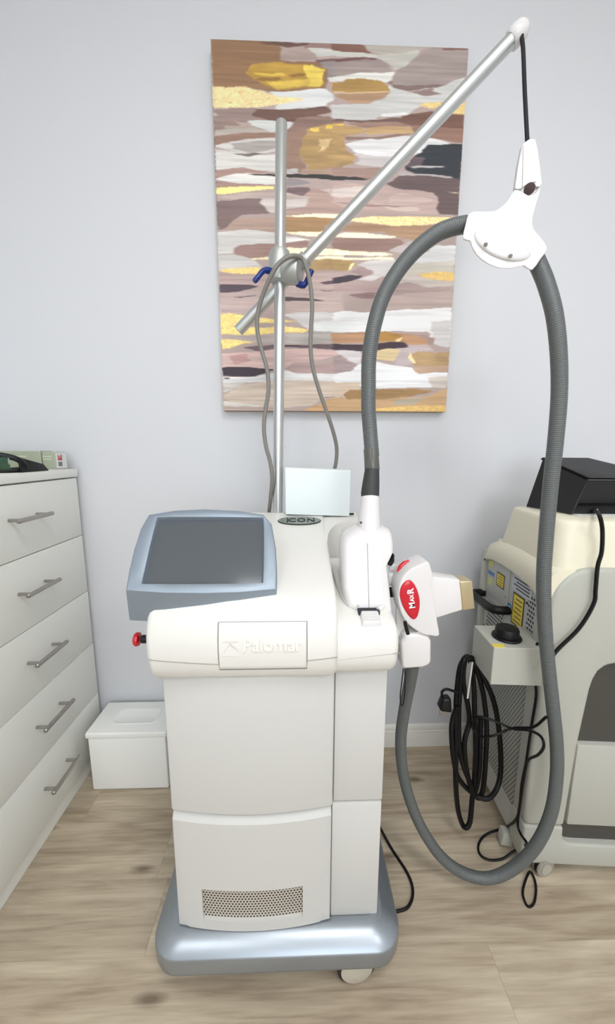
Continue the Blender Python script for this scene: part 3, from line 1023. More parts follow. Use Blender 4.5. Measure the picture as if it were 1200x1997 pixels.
# seam around the lower lip
def prof_at_z(z):
    for (ya, za), (yb, zb_) in zip(PROF[1:12], PROF[2:13]):
        if za <= z <= zb_:
            return ya + (yb - ya) * (z - za) / (zb_ - za)
    return .56
seam = []
for k in range(15):
    x = -.2485 + (.068 + .2485) * k / 14
    z = .7585 - .012 * math.sin(math.pi * min(1, (k / 14) * 1.0)) * 1.0
    seam.append((x, prof_at_z(z) - .0001, z))
obj('seam_line', tube(seam, .0009, 5), mat('seam', rgb(150, 146, 138), .7), con)
# rear extension of the hood behind the dock
top = lambda y_: .906 + (y_ - .80) * (.037 / .145)
pl = smooth_path([(.060, .760), (.0685, .790), (.076, .835), (.094, .872), (.120, .889), (.155, .893)], 4) + [Vector(p) for p in ((.160, .90), (.160, .960), (.150, .970), (.06, .971))]
V = [(p[0], p[1], .70) for p in pl] + [(p[0], p[1], min(top(p[1]), .9425) - .0005) for p in pl]
n_ = len(pl)
obj('hood_rear', bevel_vf((V, [tuple(range(n_))[::-1], tuple(range(n_, 2 * n_))] + [(i, (i + 1) % n_, n_ + (i + 1) % n_, n_ + i) for i in range(n_)]), .005, 3, 50), WHITE_PLASTIC, t, 45)
# dock (holds the connector)
DPROF = [(.640, .704), (.606, .7055), (.591, .712), (.580, .724), (.574, .740), (.5715, .757), (.5725, .772), (.577, .786), (.586, .797), (.600, .805), (.622, .811), (.66, .818), (.74, .832), (.80, .845), (.83, .852), (.83, .70)]
st = [(.066, .0), (.166, 0), (.172, .002), (.1765, .006), (.179, .013), (.1795, .05)]
dock = obj('dock', loft([cross(x, DPROF, i) for x, i in st]), WHITE_PLASTIC, t, 45)
seam = []
for k in range(9):
    x = .070 + .108 * k / 8
    z = .7445 + .013 * k / 8
    yy = .574 - .0022 * k / 8
    seam.append((x, yy, z))
obj('seam_line', tube(seam, .0008, 5), mat('seam', rgb(150, 146, 138), .7), dock)
obj('dock_collar', tube(smooth_path([(.079, .795, .846), (.083, .76, .842), (.088, .70, .829), (.096, .65, .820), (.112, .628, .8165)], 5), [.006] * 21, 8), WHITE_PLASTIC, dock)
obj('dock_collar', tube(smooth_path([(.170, .70, .829), (.168, .655, .820), (.160, .632, .8165), (.150, .622, .8145)], 5), .005, 8), WHITE_PLASTIC, dock)
obj('latch_slot', box(.112, .151, .6125, .634, .800, .8150), DARK_GAP, dock, 0)
la = obj('latch', hexa([(.113, .588, .797), (.149, .588, .797), (.149, .613, .806), (.113, .613, .806)], [(.116, .589, .809), (.147, .589, .809), (.147, .611, .819), (.116, .611, .819)], .0025), GLOSS_WHITE, dock)
obj('latch_rib', join(*[tube([(.118, .591 + .0055 * k, .8105 + .0024 * k), (.145, .591 + .0055 * k, .8105 + .0024 * k)], .0009, 6) for k in range(4)]), mat('rib_shade', rgb(206, 204, 200), .5), la)
# holder arm for the handpiece on the right flank
HB = [(0.1968,0.625,0.7481),(0.2011,0.625,0.6962),(0.2063,0.625,0.6908),(0.242,0.625,0.6934),(0.2555,0.625,0.6996),(0.2571,0.625,0.7071),(0.2546,0.625,0.7494),(0.2471,0.625,0.76),(0.2273,0.625,0.7644),(0.203,0.625,0.7626)]
obj('handpiece_holder', prism(HB, (0, .055, 0), .006, 3), GLOSS_WHITE, t, 45)
obj('holder_arm', hexa([(0.1907,0.64,0.7356), (0.2188,0.64,0.7352), (0.2393,0.7,0.701), (0.2086,0.7,0.7014)], [(0.193,0.66,0.8109), (0.2133,0.66,0.8086), (0.2327,0.72,0.7821), (0.2105,0.72,0.7846)], .004), WHITE_PLASTIC, t)

# name plate with relief lettering
np_rings = []
for k, z in enumerate([.7365, .739, .745, .755, .765, .775, .785, .795, .805, .813, .8165, .8185]):
    ins = .003 if k in (0, 11) else 0
    off = 0 if k in (0, 11) else .0022
    np_rings.append([(x, prof_at_z(z) - off * w, z) for x, w in ((-.1315, 0), (-.1305, 1), (-.09, 1), (-.05, 1), (-.01, 1), (.0145, 1), (.0155, 0))])
npl = obj('name_plate', loft(np_rings, False, False, False), WHITE_PLASTIC, t, 60)
obj('plate_gap', join(tube([(-.1325, prof_at_z(z) + .0003, z) for z in (.7365, .755, .775, .795, .815, .8195)], .0008, 5), tube([(.0165, prof_at_z(z) + .0003, z) for z in (.7365, .755, .775, .795, .815, .8195)], .0008, 5),
                      tube([(-.1325, prof_at_z(.7362), .7362), (.0165, prof_at_z(.7362), .7362)], .0012, 5), tube([(-.1325, prof_at_z(.8195) + .0003, .8195), (.0165, prof_at_z(.8195) + .0003, .8195)], .0006, 5)), mat('gap_shade', rgb(112, 108, 103), .7), npl)
RELIEF = mat('relief', rgb(236, 232, 224), .42)
obj('lettering', text_vf('Palomar', .0310, .0042, (-.0415, .5571, .7835), (1, 0, 0), (0, .10, 1), bold=.0004, spacing=.97), RELIEF, npl, 20)
mk = [tube([(-.124, .5562, .7915), (-.098, .5562, .7915)], .0006, 4), tube([(-.124, .5562, .7665), (-.098, .5562, .7665)], .0006, 4), tube([(-.123, .5562, .773), (-.1115, .5562, .788)], .0007, 4), tube([(-.1115, .5562, .788), (-.098, .5562, .777)], .0006, 4)]
for k in range(9):
    mk.append(tube([(-.1105 + .0013 * k, .5562, .7865 - .0011 * k), (-.1105 + .0013 * k - .0006, .5562, .7828 - .0011 * k)], .0003, 4))
obj('emblem', join(*mk), RELIEF, npl, 20, 'relief emblem of a striped peak between two lines')

# emergency stop
es = obj('emergency_stop', lathe([(.0075, 0), (.0075, .031), (.006, .033)], (-.250, .615, .766), (-1, 0, 0), 20), BLACK, t)
obj('red_knob', lathe([(.006, .009), (.0115, .010), (.0125, .012), (.0125, .0155), (.0105, .018), (.004, .0195), (.001, .0195)], (-.277, .615, .766), (-1, 0, 0), 24), RED, es, 40, 'red push knob')

# oval badge on the hood
bc = Vector((.006, .895, top(.895) + .0005))
br, bu = Vector((1, 0, 0)), Vector((0, .969, .247))
bn = br.cross(bu)
def oval(a, b, h, n=36):
    return [bc + br * (a * math.cos(2 * math.pi * k / n)) + bu * (b * math.sin(2 * math.pi * k / n)) + bn * h for k in range(n)]
bd = obj('badge', loft([oval(.055, .0255, 0), oval(.055, .0255, .0012), oval(.0535, .024, .0018), oval(.0535, .024, .0018)]), mat('badge_rim', rgb(40, 42, 40), .35), t)
obj('badge_face', loft([oval(.0525, .0230, .0018), oval(.0525, .0230, .0022)]), mat('badge_silver', rgb(140, 146, 138), .35, .6), bd, label='brushed grey oval face')
INK = mat('black_print', rgb(22, 24, 24), .5)
obj('lettering', join(text_vf('I', .0340, .001, bc + br * -.0300 + bu * -.001 + bn * .0028, br, bu, bold=.0004), text_vf('CON', .0290, .001, bc + br * .0060 + bu * -.001 + bn * .0028, br, bu, bold=.0003, spacing=1.06)), INK, bd, 0)

# tilted display
dorg = Vector((-.1605, .589, .8685))
ex = Vector((.249, .028, -.011)).normalized()
ey = Vector((-.0185, .114, .1215))
ey = (ey - ex * ey.dot(ex)).normalized()     # up the slope
en = ex.cross(ey)
def dp(x, s, h=0.0):
    return dorg + ex * x + ey * s + en * h
OUT = [(-.1253, 0), (-.1276, .039), (-.1276, .079), (-.1245, .122), (-.116, .1535), (-.071, .1645), (-.0135, .1696), (.056, .167), (.1019, .1595), (.118, .138), (.1255, .082), (.1268, .0395), (.1253, 0), (.063, -.0052), (.003, -.0065), (-.064, -.005)]
INN = [(-.1025, .0125), (-.1020, .044), (-.1015, .080), (-.1005, .115), (-.0990, .1475), (-.070, .1490), (-.010, .1505), (.055, .1515), (.1015, .1520), (.1025, .125), (.1030, .082), (.1025, .045), (.1015, .0130), (.060, .0120), (.003, .0115), (-.060, .0118)]
n_ = len(OUT)
def shr(P, k):
    return [(a * (1 - k), .08 + (b - .08) * (1 - k)) for a, b in P]
outer = [dp(a, b, -.003) for a, b in OUT]
down = [Vector((p.x, p.y + .004, p.z - .053)) for p in outer]
V, F = loft([down, outer, [dp(a, b, 0) for a, b in shr(OUT, .015)], [dp(a, b, 0) for a, b in INN], [dp(a, b, -.013) for a, b in shr(INN, .03)]], True, False)
inn = [dp(a, b, 0) for a, b in INN]
dis = obj('display_housing', bevel_vf((V, F), .0020, 2, 35), DISPLAY_PAINT, t, 35, 'silver display housing with wide bezel')
scr = [dp(a, b, -.011) for a, b in shr(INN, .02)]
obj('screen', prism(scr, -en * .003), mat('screen_glass', rgb(82, 87, 91), .12, spec=.6, coat=.3), dis, 20, 'dark grey switched-off touch screen')

# small cable port on the hood
obj('cable_port', box(.139, .150, .930, .936, .940, .944), BLACK, t, 0)

# ------------------------------------------------------------------ hose boom: pole, clamp, arm
t = empty('hose_boom', (-.046, .957, .93), 'aluminium pole with clamped diagonal boom rising behind the machine', 'boom')
P0, P1 = Vector((-.0525, .957, .925)), (-0.0339,0.957,1.8487)
P1 = Vector(P1)
obj('pole', tube([P0, P1 - (P1 - P0).normalized() * .003, P1], [.0133, .0133, .0120], 24), ALU, t)
obj('pole_cap', lathe([(.0118, 0), (.0112, .0015), (.001, .002)], P1, P1 - P0, 20), DARK_GAP, t)
BA, BB = Vector((-0.1505,0.995,1.4118)), Vector((0.4355,0.846,1.9196))
bdir = (BB - BA).normalized()
obj('boom_arm', tube([BA, BA + bdir * .002, BB], [.0125, .014, .014], 24), ALU, t)
obj('end_cap', lathe([(.0150, -.010), (.0185, -.006), (.0190, .006), (.0175, .016), (.0120, .024), (.006, .028), (.001, .0295)], BB, bdir, 20), GLOSS_WHITE, t, 40, 'white plastic end cap')
def on_boom(x):
    return BA + bdir * ((x - BA.x) / bdir.x)
cp = P0 + (P1 - P0) * ((1.545 - P0.z) / (P1.z - P0.z))     # clamp centre on the pole
# pole half of the clamp: flat-sided block; boom half: drum
cb = obj('clamp_block', lathe([(.018, -.040), (.024, -.036), (.027, -.026), (.027, .018), (.023, .031), (.018, .034)], cp + Vector((-.001, 0, .004)), P1 - P0, 12), CAST, t, 35)
q = on_boom(.012)
drum_c = Vector((-.009, .944, 1.532))
obj('clamp_drum', lathe([(.022, -.022), (.030, -.020), (.0305, -.018), (.0305, .016), (.029, .019), (.022, .020), (.020, .020)], drum_c, Vector((.93, -.30, -.12)), 28), CAST, t, 35)
obj('boom_collar', tube([on_boom(-.020), on_boom(.024)], .0185, 20), CAST, t)
def lever(P, m):
    return obj('clamp_lever', tube(smooth_path(P, 4), [.0075] * 5 + [.0062] * (4 * (len(P) - 1) - 5) + [.0050], 12), m, t)
lever([(-0.0473,0.9428,1.5254), (-0.0706,0.9283,1.525), (-0.0809,0.9223,1.5178), (-0.0903,0.9185,1.5049), (-0.0985,0.915,1.4945)], BLUE_LEVER)
lever([(0.0018,0.9483,1.5059), (0.0178,0.9385,1.4986), (0.0264,0.9383,1.511), (0.0337,0.9383,1.5246), (0.0373,0.9374,1.5321)], BLUE_LEVER)
obj('hanger_cord', tube(smooth_path([BB + Vector((.008, -.010, .006)), (0.4435,0.8336,1.9072), (0.4433,0.8233,1.8748), (0.4429,0.8045,1.7909), (0.4444,0.7829,1.6906)], 4), .0038, 8), mat('black_cord', rgb(16, 16, 24), .7), t, label='black hanging cord')

# grey cable over the clamp
gp = smooth_path([(-0.0775,0.985,0.9369),(-0.0685,0.95,0.9978),(-0.0644,0.938,1.0392),(-0.069,0.936,1.0789),(-0.0789,0.936,1.1178),(-0.0834,0.936,1.1626),(-0.0788,0.936,1.2068),(-0.0703,0.936,1.2564),(-0.0734,0.936,1.3051),(-0.0853,0.936,1.3469),(-0.0943,0.934,1.3874),(-0.0945,0.93,1.4208),(-0.0857,0.922,1.4521),(-0.0683,0.908,1.4854),(-0.0496,0.898,1.5136),(-0.0308,0.898,1.533),(-0.0075,0.902,1.5439),(0.0137,0.915,1.5442),(0.0246,0.918,1.524),(0.0334,0.925,1.4886),(0.0374,0.93,1.4455),(0.0353,0.935,1.4009),(0.0344,0.94,1.3551),(0.0413,0.945,1.3081),(0.0588,0.95,1.2534),(0.0781,0.955,1.2034),(0.0971,0.965,1.1522),(0.1069,0.975,1.1124),(0.1053,0.98,1.0713),(0.097,0.99,1.036),(0.0866,0.995,0.9929)], 5)
obj('grey_cable', tube(gp, .0052, 10), GREY_CORD, None, 40, 'thin grey cable looped over the boom clamp', 'cable')

# white box on the hood
t = empty('white_box', (.052, .91, .93), 'small white plastic box standing on the machine hood', 'plastic box')
bxv = hexa([(-.0295, .925, .9425), (.137, .925, .9375), (.137, .968, .9475), (-.0295, .968, .9485)], [(-.0295, .925, 1.0645), (.138, .925, 1.0585), (.138, .964, 1.0585), (-.0295, .964, 1.0645)])
obj('cover', bevel_vf(bxv, .008, 4, 40, lambda e: e.verts[0].co.z > 1.05 and e.verts[1].co.z > 1.05 and abs(e.verts[0].co.y - e.verts[1].co.y) < .01), mat('cool_white', rgb(226, 234, 233), .35), t, 40)
obj('under_box_shadow', hexa([(-.026, .929, .9392), (.130, .929, .9392), (.130, .964, .9435), (-.026, .964, .9435)], [(-.026, .929, .9424), (.130, .929, .9400), (.130, .964, .9470), (-.026, .964, .9480)]), DARK_GAP, t, 0)  # dark sheet standing in for the shadow under the box

# ------------------------------------------------------------------ handpiece: connector, hose, hanger, head
t = HP = empty('laser_handpiece', (.14, .66, .81), 'white laser handpiece with long grey hose and docked connector', 'handpiece')
CN = [Vector(p) for p in [(0.1159,0.66,0.9569),(0.144,0.66,0.9578),(0.1722,0.66,0.9566),(0.182,0.66,0.9534),(0.1864,0.66,0.9458),(0.1884,0.66,0.9314),(0.1889,0.66,0.9168),(0.1814,0.66,0.9022),(0.1742,0.66,0.8898),(0.1761,0.66,0.8653),(0.1783,0.66,0.837),(0.1811,0.66,0.8027),(0.1808,0.66,0.7911),(0.1679,0.66,0.7855),(0.1423,0.66,0.7827),(0.1165,0.66,0.7918),(0.1026,0.66,0.8016),(0.0943,0.66,0.8084),(0.0885,0.66,0.8284),(0.0855,0.66,0.8473),(0.0856,0.66,0.8715),(0.0859,0.66,0.8937),(0.0861,0.66,0.9174),(0.0883,0.66,0.9337),(0.0951,0.66,0.9441),(0.1073,0.66,0.9515)]]
lean = lambda p, d: Vector((p.x, p.y + d + (p.z - .80) * .30, p.z))
rs = []
cc = sum(CN, Vector()) / len(CN)
for d, s in ((-.034, .80), (-.0325, .88), (-.027, .95), (-.017, .99), (0, 1.0), (.02, .99), (.03, .94), (.036, .8)):
    rs.append([lean(cc + (p - cc) * s, d) for p in CN])
cn = obj('connector', loft(rs), GLOSS_WHITE, t, 50)
sx = .1345
obj('seam_line', tube([lean(Vector((sx, .660 - .0335, z)), -.0006) for z in (.815, .84, .87, .90, .93)], .0006, 5), mat('seam', rgb(150, 146, 138), .7), cn)
for q_ in ((.0965, .868), (.152, .90)):
    obj('screw', disc(lean(Vector((q_[0], .660 - .031, q_[1])), 0), (0, -1, 0), .0022, .001, 10), mat('screw_dark', rgb(70, 66, 62), .5), cn)
obj('grip_gap', prism([(0.1768,0.668,0.8887),(0.1888,0.668,0.9072),(0.1894,0.668,0.8924),(0.1843,0.668,0.8831),(0.177,0.668,0.885)], (0, .03, 0), .001, 1), BLACK, cn, 20)
nk = [Vector((0.1433,0.6916,0.9229)), Vector((0.144,0.6991,0.9505)), Vector((0.1459,0.7075,0.9772)), Vector((0.148,0.7157,0.9968)), Vector((0.1486,0.7212,1.0118))]
neck = obj('connector_neck', tube(nk, [.024, .0235, .0215, .0195, .019], 24), GLOSS_WHITE, t, 40)
obj('screw', disc((0.1248,0.6861,0.9667), (0, -1, 0), .0024, .001, 10), mat('screw_dark', rgb(70, 66, 62), .5), neck)
HP_PTS = [(0.154,0.7353,1.0682),(0.1544,0.7416,1.0941),(0.1509,0.7533,1.1462),(0.1475,0.7581,1.1877),(0.147,0.7618,1.2288),(0.1467,0.7646,1.2892),(0.1541,0.7638,1.3473),(0.1712,0.7667,1.4055),(0.2001,0.7678,1.4548),(0.2335,0.7669,1.4923),(0.2696,0.7651,1.519),(0.2994,0.7663,1.5318),(0.3282,0.7687,1.5391)]
obj('strain_relief', tube([nk[-1], Vector((0.1486,0.7225,1.0201)), Vector((0.1514,0.7292,1.0425)), Vector((0.154,0.7353,1.0682))], [.0178, .0185, .0170, .0146], 20), BOOT, t, 40)
obj('tape_band', tube([Vector((0.1536,0.735,1.0661)), Vector((0.154,0.7353,1.0682)), Vector((0.1533,0.7403,1.0889)), Vector((0.1526,0.7449,1.1076)), Vector((0.1526,0.7452,1.1097))], [.0140, .0154, .0152, .0154, .0140], 20), TAPE, t, 40, 'shiny grey tape band')
def hose_vf(P, r0, r1, pitch=.0042):
    Q = smooth_path(P, 10)
    # resample evenly so that the ribs are regular
    L = [0.0]
    for a, b in zip(Q, Q[1:]):
        L.append(L[-1] + (b - a).length)
    n_ = int(L[-1] / (pitch / 4))
    out, rad, k = [], [], 0
    for i in range(n_ + 1):
        s = L[-1] * i / n_
        while k < len(L) - 2 and L[k + 1] < s:
            k += 1
        f = (s - L[k]) / max(L[k + 1] - L[k], 1e-9)
        out.append(Q[k].lerp(Q[k + 1], f))
        rr = r0 + (r1 - r0) * i / n_
        rad.append(rr + (.00035 if i % 4 in (1, 2) else -.00015))
    return tube(out, rad, 18)
obj('hose', hose_vf(HP_PTS[1:], .0146, .0150), HOSE, t, 60, 'grey ribbed hose rising to the hanger')
LOW = [(0.4614,0.7548,1.4785),(0.4687,0.7509,1.4623),(0.4831,0.7421,1.4231),(0.4995,0.7331,1.3648),(0.5146,0.7312,1.2941),(0.5264,0.7334,1.217),(0.5298,0.7337,1.1262),(0.5297,0.7334,1.0315),(0.5314,0.7324,0.9331),(0.5339,0.7297,0.8428),(0.5438,0.7273,0.7494),(0.5606,0.7224,0.6418),(0.5803,0.7159,0.5315),(0.5955,0.7112,0.4432),(0.6026,0.7073,0.3587),(0.5985,0.705,0.2634),(0.5776,0.7089,0.1723),(0.5396,0.7172,0.0982),(0.4844,0.7263,0.0506),(0.4225,0.7338,0.0548),(0.362,0.7398,0.0988),(0.3101,0.7452,0.1779),(0.2727,0.743,0.2692),(0.2481,0.734,0.3648),(0.236,0.7192,0.4578),(0.2339,0.6982,0.5461),(0.2327,0.6709,0.6269),(0.2274,0.6412,0.692)]
obj('hose', hose_vf(LOW, .0150, .0120), HOSE, t, 60, 'grey ribbed hose hanging in a long loop')
# hanger that carries the hose
hz_ = lambda L_: [Vector(p) for p in L_]
LB = hz_([(0.4176,0.7685,1.5975),(0.4294,0.7677,1.5948),(0.4393,0.7665,1.589),(0.4452,0.766,1.5871),(0.4531,0.7662,1.5898),(0.4582,0.7667,1.5941),(0.4659,0.7679,1.6027),(0.4649,0.7661,1.5914),(0.4593,0.7634,1.5739),(0.4534,0.7601,1.5525),(0.4506,0.7581,1.5398),(0.4533,0.7556,1.5252),(0.4647,0.7531,1.5117),(0.4755,0.7503,1.4971),(0.4781,0.7485,1.4864),(0.4656,0.746,1.4689),(0.4498,0.7431,1.4484),(0.4351,0.7449,1.4567),(0.4134,0.7448,1.4522),(0.3897,0.7455,1.4521),(0.3661,0.7477,1.4608),(0.3464,0.7508,1.4763),(0.337,0.7538,1.4928),(0.3331,0.7556,1.5031),(0.3199,0.7567,1.5074),(0.3249,0.7606,1.5327),(0.3298,0.7634,1.5502),(0.3367,0.7641,1.5557),(0.3466,0.7641,1.5577),(0.3781,0.7632,1.5581),(0.3939,0.7643,1.5675),(0.4058,0.7659,1.5796)])
hnrm = Vector((-.36, -.84, -.40)).normalized()
hg = obj('hanger', prism([p + hnrm * .021 for p in smooth_path(LB, 2, True)], -hnrm * .043, .010, 5, 50), GLOSS_WHITE, t, 50, 'white hanger clamp around the hose')
PAD = smooth_path(hz_([(0.3402,0.757,1.5133),(0.3465,0.758,1.5207),(0.3603,0.758,1.5231),(0.382,0.7571,1.5212),(0.4096,0.755,1.5135),(0.4312,0.7521,1.4999),(0.445,0.7492,1.4844),(0.4473,0.7477,1.4756),(0.437,0.7466,1.4672),(0.4134,0.7468,1.4644),(0.3858,0.7487,1.471),(0.3642,0.7512,1.4818),(0.3465,0.7543,1.4977)]), 3, True)
obj('hanger_pad', dome([p + hnrm * .0205 for p in PAD], hnrm, .010), GLOSS_WHITE, hg, 60)
for q_ in ((0.3501,0.7252,1.482), (0.3959,0.7205,1.4614)):
    obj('screw', disc(q_, hnrm, .0036, .0015, 14), STEEL, hg)
UWG = hz_([(0.4316,0.7818,1.6816),(0.4385,0.7826,1.6877),(0.4454,0.7832,1.6922),(0.4523,0.7832,1.6937),(0.4576,0.7828,1.6922),(0.4621,0.7796,1.6731),(0.466,0.7747,1.644),(0.4701,0.7688,1.609),(0.4649,0.768,1.6029),(0.4574,0.7683,1.6035),(0.4551,0.7691,1.6077),(0.4452,0.7695,1.6085),(0.4383,0.7692,1.6058),(0.4304,0.7685,1.6001),(0.4255,0.7685,1.5987),(0.4176,0.7689,1.5999),(0.4236,0.7756,1.6419)])
obj('hanger_wedge', prism([p + hnrm * .019 for p in UWG], -hnrm * .038, .0045, 3, 25), GLOSS_WHITE, hg, 45)
obj('wedge_rib', loft([[p + hnrm * h for p in hz_([(0.434,0.7813,1.6789),(0.4454,0.7829,1.6906),(0.4553,0.7826,1.6906),(0.4568,0.7791,1.6692),(0.4575,0.7698,1.6128),(0.4452,0.7699,1.6108),(0.4324,0.769,1.603),(0.4331,0.7753,1.6419)])] for h in (.0188, .0215)]), GLOSS_WHITE, hg, 20)
obj('swivel_hole', lathe([(.0095, 0), (.0095, .0022), (.008, .0026)], Vector((0.4452,0.7679,1.5992)) + hnrm * .0195, hnrm, 20), mat('swivel_dark', rgb(58, 38, 36), .5), hg)

# the head in its holder
HD = smooth_path(hz_([(0.2357,0.64,0.906),(0.2258,0.64,0.9016),(0.2093,0.64,0.894),(0.1966,0.64,0.8822),(0.1893,0.64,0.8682),(0.1864,0.64,0.8488),(0.1871,0.64,0.8327),(0.1919,0.64,0.8129),(0.2007,0.64,0.7928),(0.2131,0.64,0.7798),(0.224,0.64,0.772),(0.2383,0.64,0.7638),(0.2525,0.64,0.7612),(0.2645,0.64,0.76),(0.268,0.64,0.7653),(0.2638,0.64,0.7829),(0.2595,0.64,0.8049),(0.2531,0.64,0.8339),(0.2473,0.64,0.8607),(0.2493,0.64,0.8757),(0.244,0.64,0.8941),(0.2401,0.64,0.9042)]), 2, True)
head = obj('head', prism([p + Vector((0, -.018, 0)) for p in HD], (0, .052, 0), .011, 4, 40), GLOSS_WHITE, t, 50, 'white applicator head')
OV = smooth_path(hz_([(0.2029,0.6215,0.8722),(0.2132,0.6215,0.8661),(0.2221,0.6215,0.8488),(0.2268,0.6215,0.8278),(0.225,0.6215,0.8049),(0.2185,0.6215,0.7952),(0.2098,0.6215,0.7994),(0.1972,0.6215,0.8172),(0.1901,0.6215,0.8352),(0.1884,0.6215,0.8491),(0.1921,0.6215,0.8629)]), 3, True)
rdo = obj('red_oval', dome(OV, (0, -1, 0), .0035), RED, head, 60, 'red oval badge')
tr = Vector((-.16, 0, 1)).normalized()
tu = Vector((-1, 0, -.16)).normalized()
tc_ = Vector((0.2096,0.6175,0.8372))
obj('lettering', join(text_vf('M', .0150, .0014, tc_ - tr * .0125, tr, tu, bold=.0004), text_vf('AX', .0100, .0014, tc_ + tr * .0015 + tu * -.001, tr, tu, bold=.0003), text_vf('R', .0165, .0014, tc_ + tr * .0148, tr, tu, bold=.0004)), mat('white_print', rgb(240, 232, 232), .5), rdo, 0)
obj('red_trigger', tube(smooth_path([(0.1928,0.655,0.8764),(0.1986,0.656,0.8853),(0.2055,0.657,0.892),(0.2145,0.658,0.8968)], 4), [.0035] * 3 + [.0048] * 7 + [.0035] * 3, 10), RED, head, 60, 'red trigger edge')
BRQ = [[Vector(p) for p in [(0.2495,0.65,0.871),(0.2645,0.65,0.7999),(0.2703,0.65,0.7906),(0.2703,0.65,0.7906)]], [Vector(p) for p in [(0.3085,0.65,0.8644),(0.3181,0.65,0.803)]]]
b0t, b0b = Vector((0.2351,0.64,0.8772)), Vector((0.2576,0.64,0.7929))
b1t, b1b = Vector((0.3041,0.64,0.8676)), Vector((0.3133,0.64,0.808))
def quad_ring(tp, bt, d0, d1):
    return [Vector((bt.x, bt.y + d0, bt.z)), Vector((tp.x, tp.y + d0, tp.z)), Vector((tp.x, tp.y + d1, tp.z)), Vector((bt.x, bt.y + d1, bt.z))]
brl = loft([quad_ring(b0t, b0b, -.014, .028), quad_ring(b1t, b1b, -.009, .023)])
obj('barrel', bevel_vf(brl, .003, 3), GLOSS_WHITE, head, 45)
g0t, g0b = Vector((0.3018,0.64,0.8656)), Vector((0.3129,0.64,0.8069))
g1t, g1b = Vector((0.3268,0.64,0.8664)), Vector((0.336,0.64,0.8109))
obj('metal_tip', bevel_vf(loft([quad_ring(g0t, g0b, -.0105, .0245), quad_ring(g1t, g1b, -.0105, .0245)]), .0028, 3), GOLD_TIP, head, 45, 'gold coloured metal tip')
obj('head_neck', tube([(0.2328,0.645,0.7686), (0.2374,0.645,0.7579), (0.2434,0.648,0.7401)], [.018, .017, .016], 20), GLOSS_WHITE, head)
obj('grip_block', hexa([(0.1803,0.675,0.8422), (0.2247,0.675,0.8375), (0.2347,0.705,0.8258), (0.1884,0.705,0.8307)], [(0.1794,0.675,0.8666), (0.2232,0.675,0.8684), (0.2332,0.705,0.8581), (0.1874,0.705,0.8562)], .003), GLOSS_WHITE, head)
obj('grip_block', hexa([(0.1821,0.678,0.8698), (0.2191,0.678,0.8674), (0.2262,0.7,0.8598), (0.188,0.7,0.8623)], [(0.1815,0.678,0.8845), (0.2111,0.678,0.8843), (0.218,0.7,0.8773), (0.1874,0.7,0.8775)], .003), GLOSS_WHITE, head)
obj('black_pad', hexa([(0.1848,0.68,0.8143), (0.2025,0.68,0.8141), (0.2084,0.7,0.8057), (0.1902,0.7,0.8059)], [(0.1839,0.68,0.8359), (0.2015,0.68,0.8358), (0.2074,0.7,0.828), (0.1893,0.7,0.8282)]), BLACK, head, 20)
obj('black_clip', tube(smooth_path([(0.198,0.6133,0.7953),(0.2004,0.6136,0.785),(0.206,0.6169,0.769)], 3), .0035, 8), BLACK, head)
obj('lanyard', tube(smooth_path([(0.2067,0.6357,0.686),(0.2066,0.6406,0.654),(0.2064,0.6456,0.6224),(0.2088,0.6469,0.5996),(0.214,0.6471,0.6017),(0.2142,0.6425,0.6358),(0.2097,0.6356,0.686)], 4), .0011, 6), BLACK_CABLE, t, label='thin black cord loop')

# black mains lead behind the machine
obj('mains_lead', tube(smooth_path([(.178, .96, .16), (.20, .945, .10), (.232, .90, .03), (.262, .84, .0045), (.290, .775, .0042), (.292, .735, .0042), (.270, .704, .0042), (.235, .695, .0042)], 5), .0036, 8), BLACK_CABLE, None, 40, 'thin black lead curling on the floor beside the machine base', 'cable')

# ------------------------------------------------------------------ second laser unit by the wall (its own rotated frame)
DEV_A = math.radians(4.3)
t = DEV = empty('laser_unit', (.583, .764, 0), 'cream and grey laser cabinet with perforated side panel by the wall', 'laser unit', rotz=-DEV_A)
UW_, VD = .42, .365
obj('chassis', box(.012, UW_ - .01, .05, VD - .01, .045, .80, .002, 1), SHEET, t)
obj('rear_post', box(-.002, .03, .338, VD, .05, .795, .004), DEVICE_GREY, t)
fc = [(0, 0, .1585), (0, 0, .70)] + [(.085 - .085 * math.cos(a), 0, .745 + .10 * math.sin(a)) for a in [math.pi / 2 * k / 10 for k in range(11)]] + [(UW_, 0, .845), (UW_, 0, .612), (.165, 0, .612), (.145, 0, .607), (.130, 0, .592), (.122, 0, .572), (.117, 0, .545), (.1065, 0, .397), (.1005, 0, .1585)]
fcov = obj('front_cover', prism(fc, (0, .062, 0), .010, 4, 25), DEVICE_GREY, t, 45)
lc = [(.006, 0, .040), (0, 0, .056), (0, 0, .1555), (.0985, 0, .1555), (.0995, 0, .128), (.104, 0, .114), (.116, 0, .107), (.13, 0, .1055), (UW_, 0, .1055), (UW_, 0, .040)]
lcov = obj('lower_cover', prism(lc, (0, .062, 0), .006, 3, 25), DEVICE_GREY, t, 45)
obj('drawer_panel', box(.108, UW_, .004, .05, .1595, .393, .005), DEVICE_GREY, t)
MESHM = perforated('dark_mesh', rgb(96, 94, 88), rgb(28, 28, 27), .0036, .0034, .0012, 'X', 0.3, 0.5)
obj('mesh_grille', box(.095, UW_, .018, .03, .39, .62), MESHM, t, 0, 'dark metal mesh grille')
obj('mesh_grille', box(.095, UW_, .018, .03, .10, .158), MESHM, t, 0, 'dark metal mesh grille')
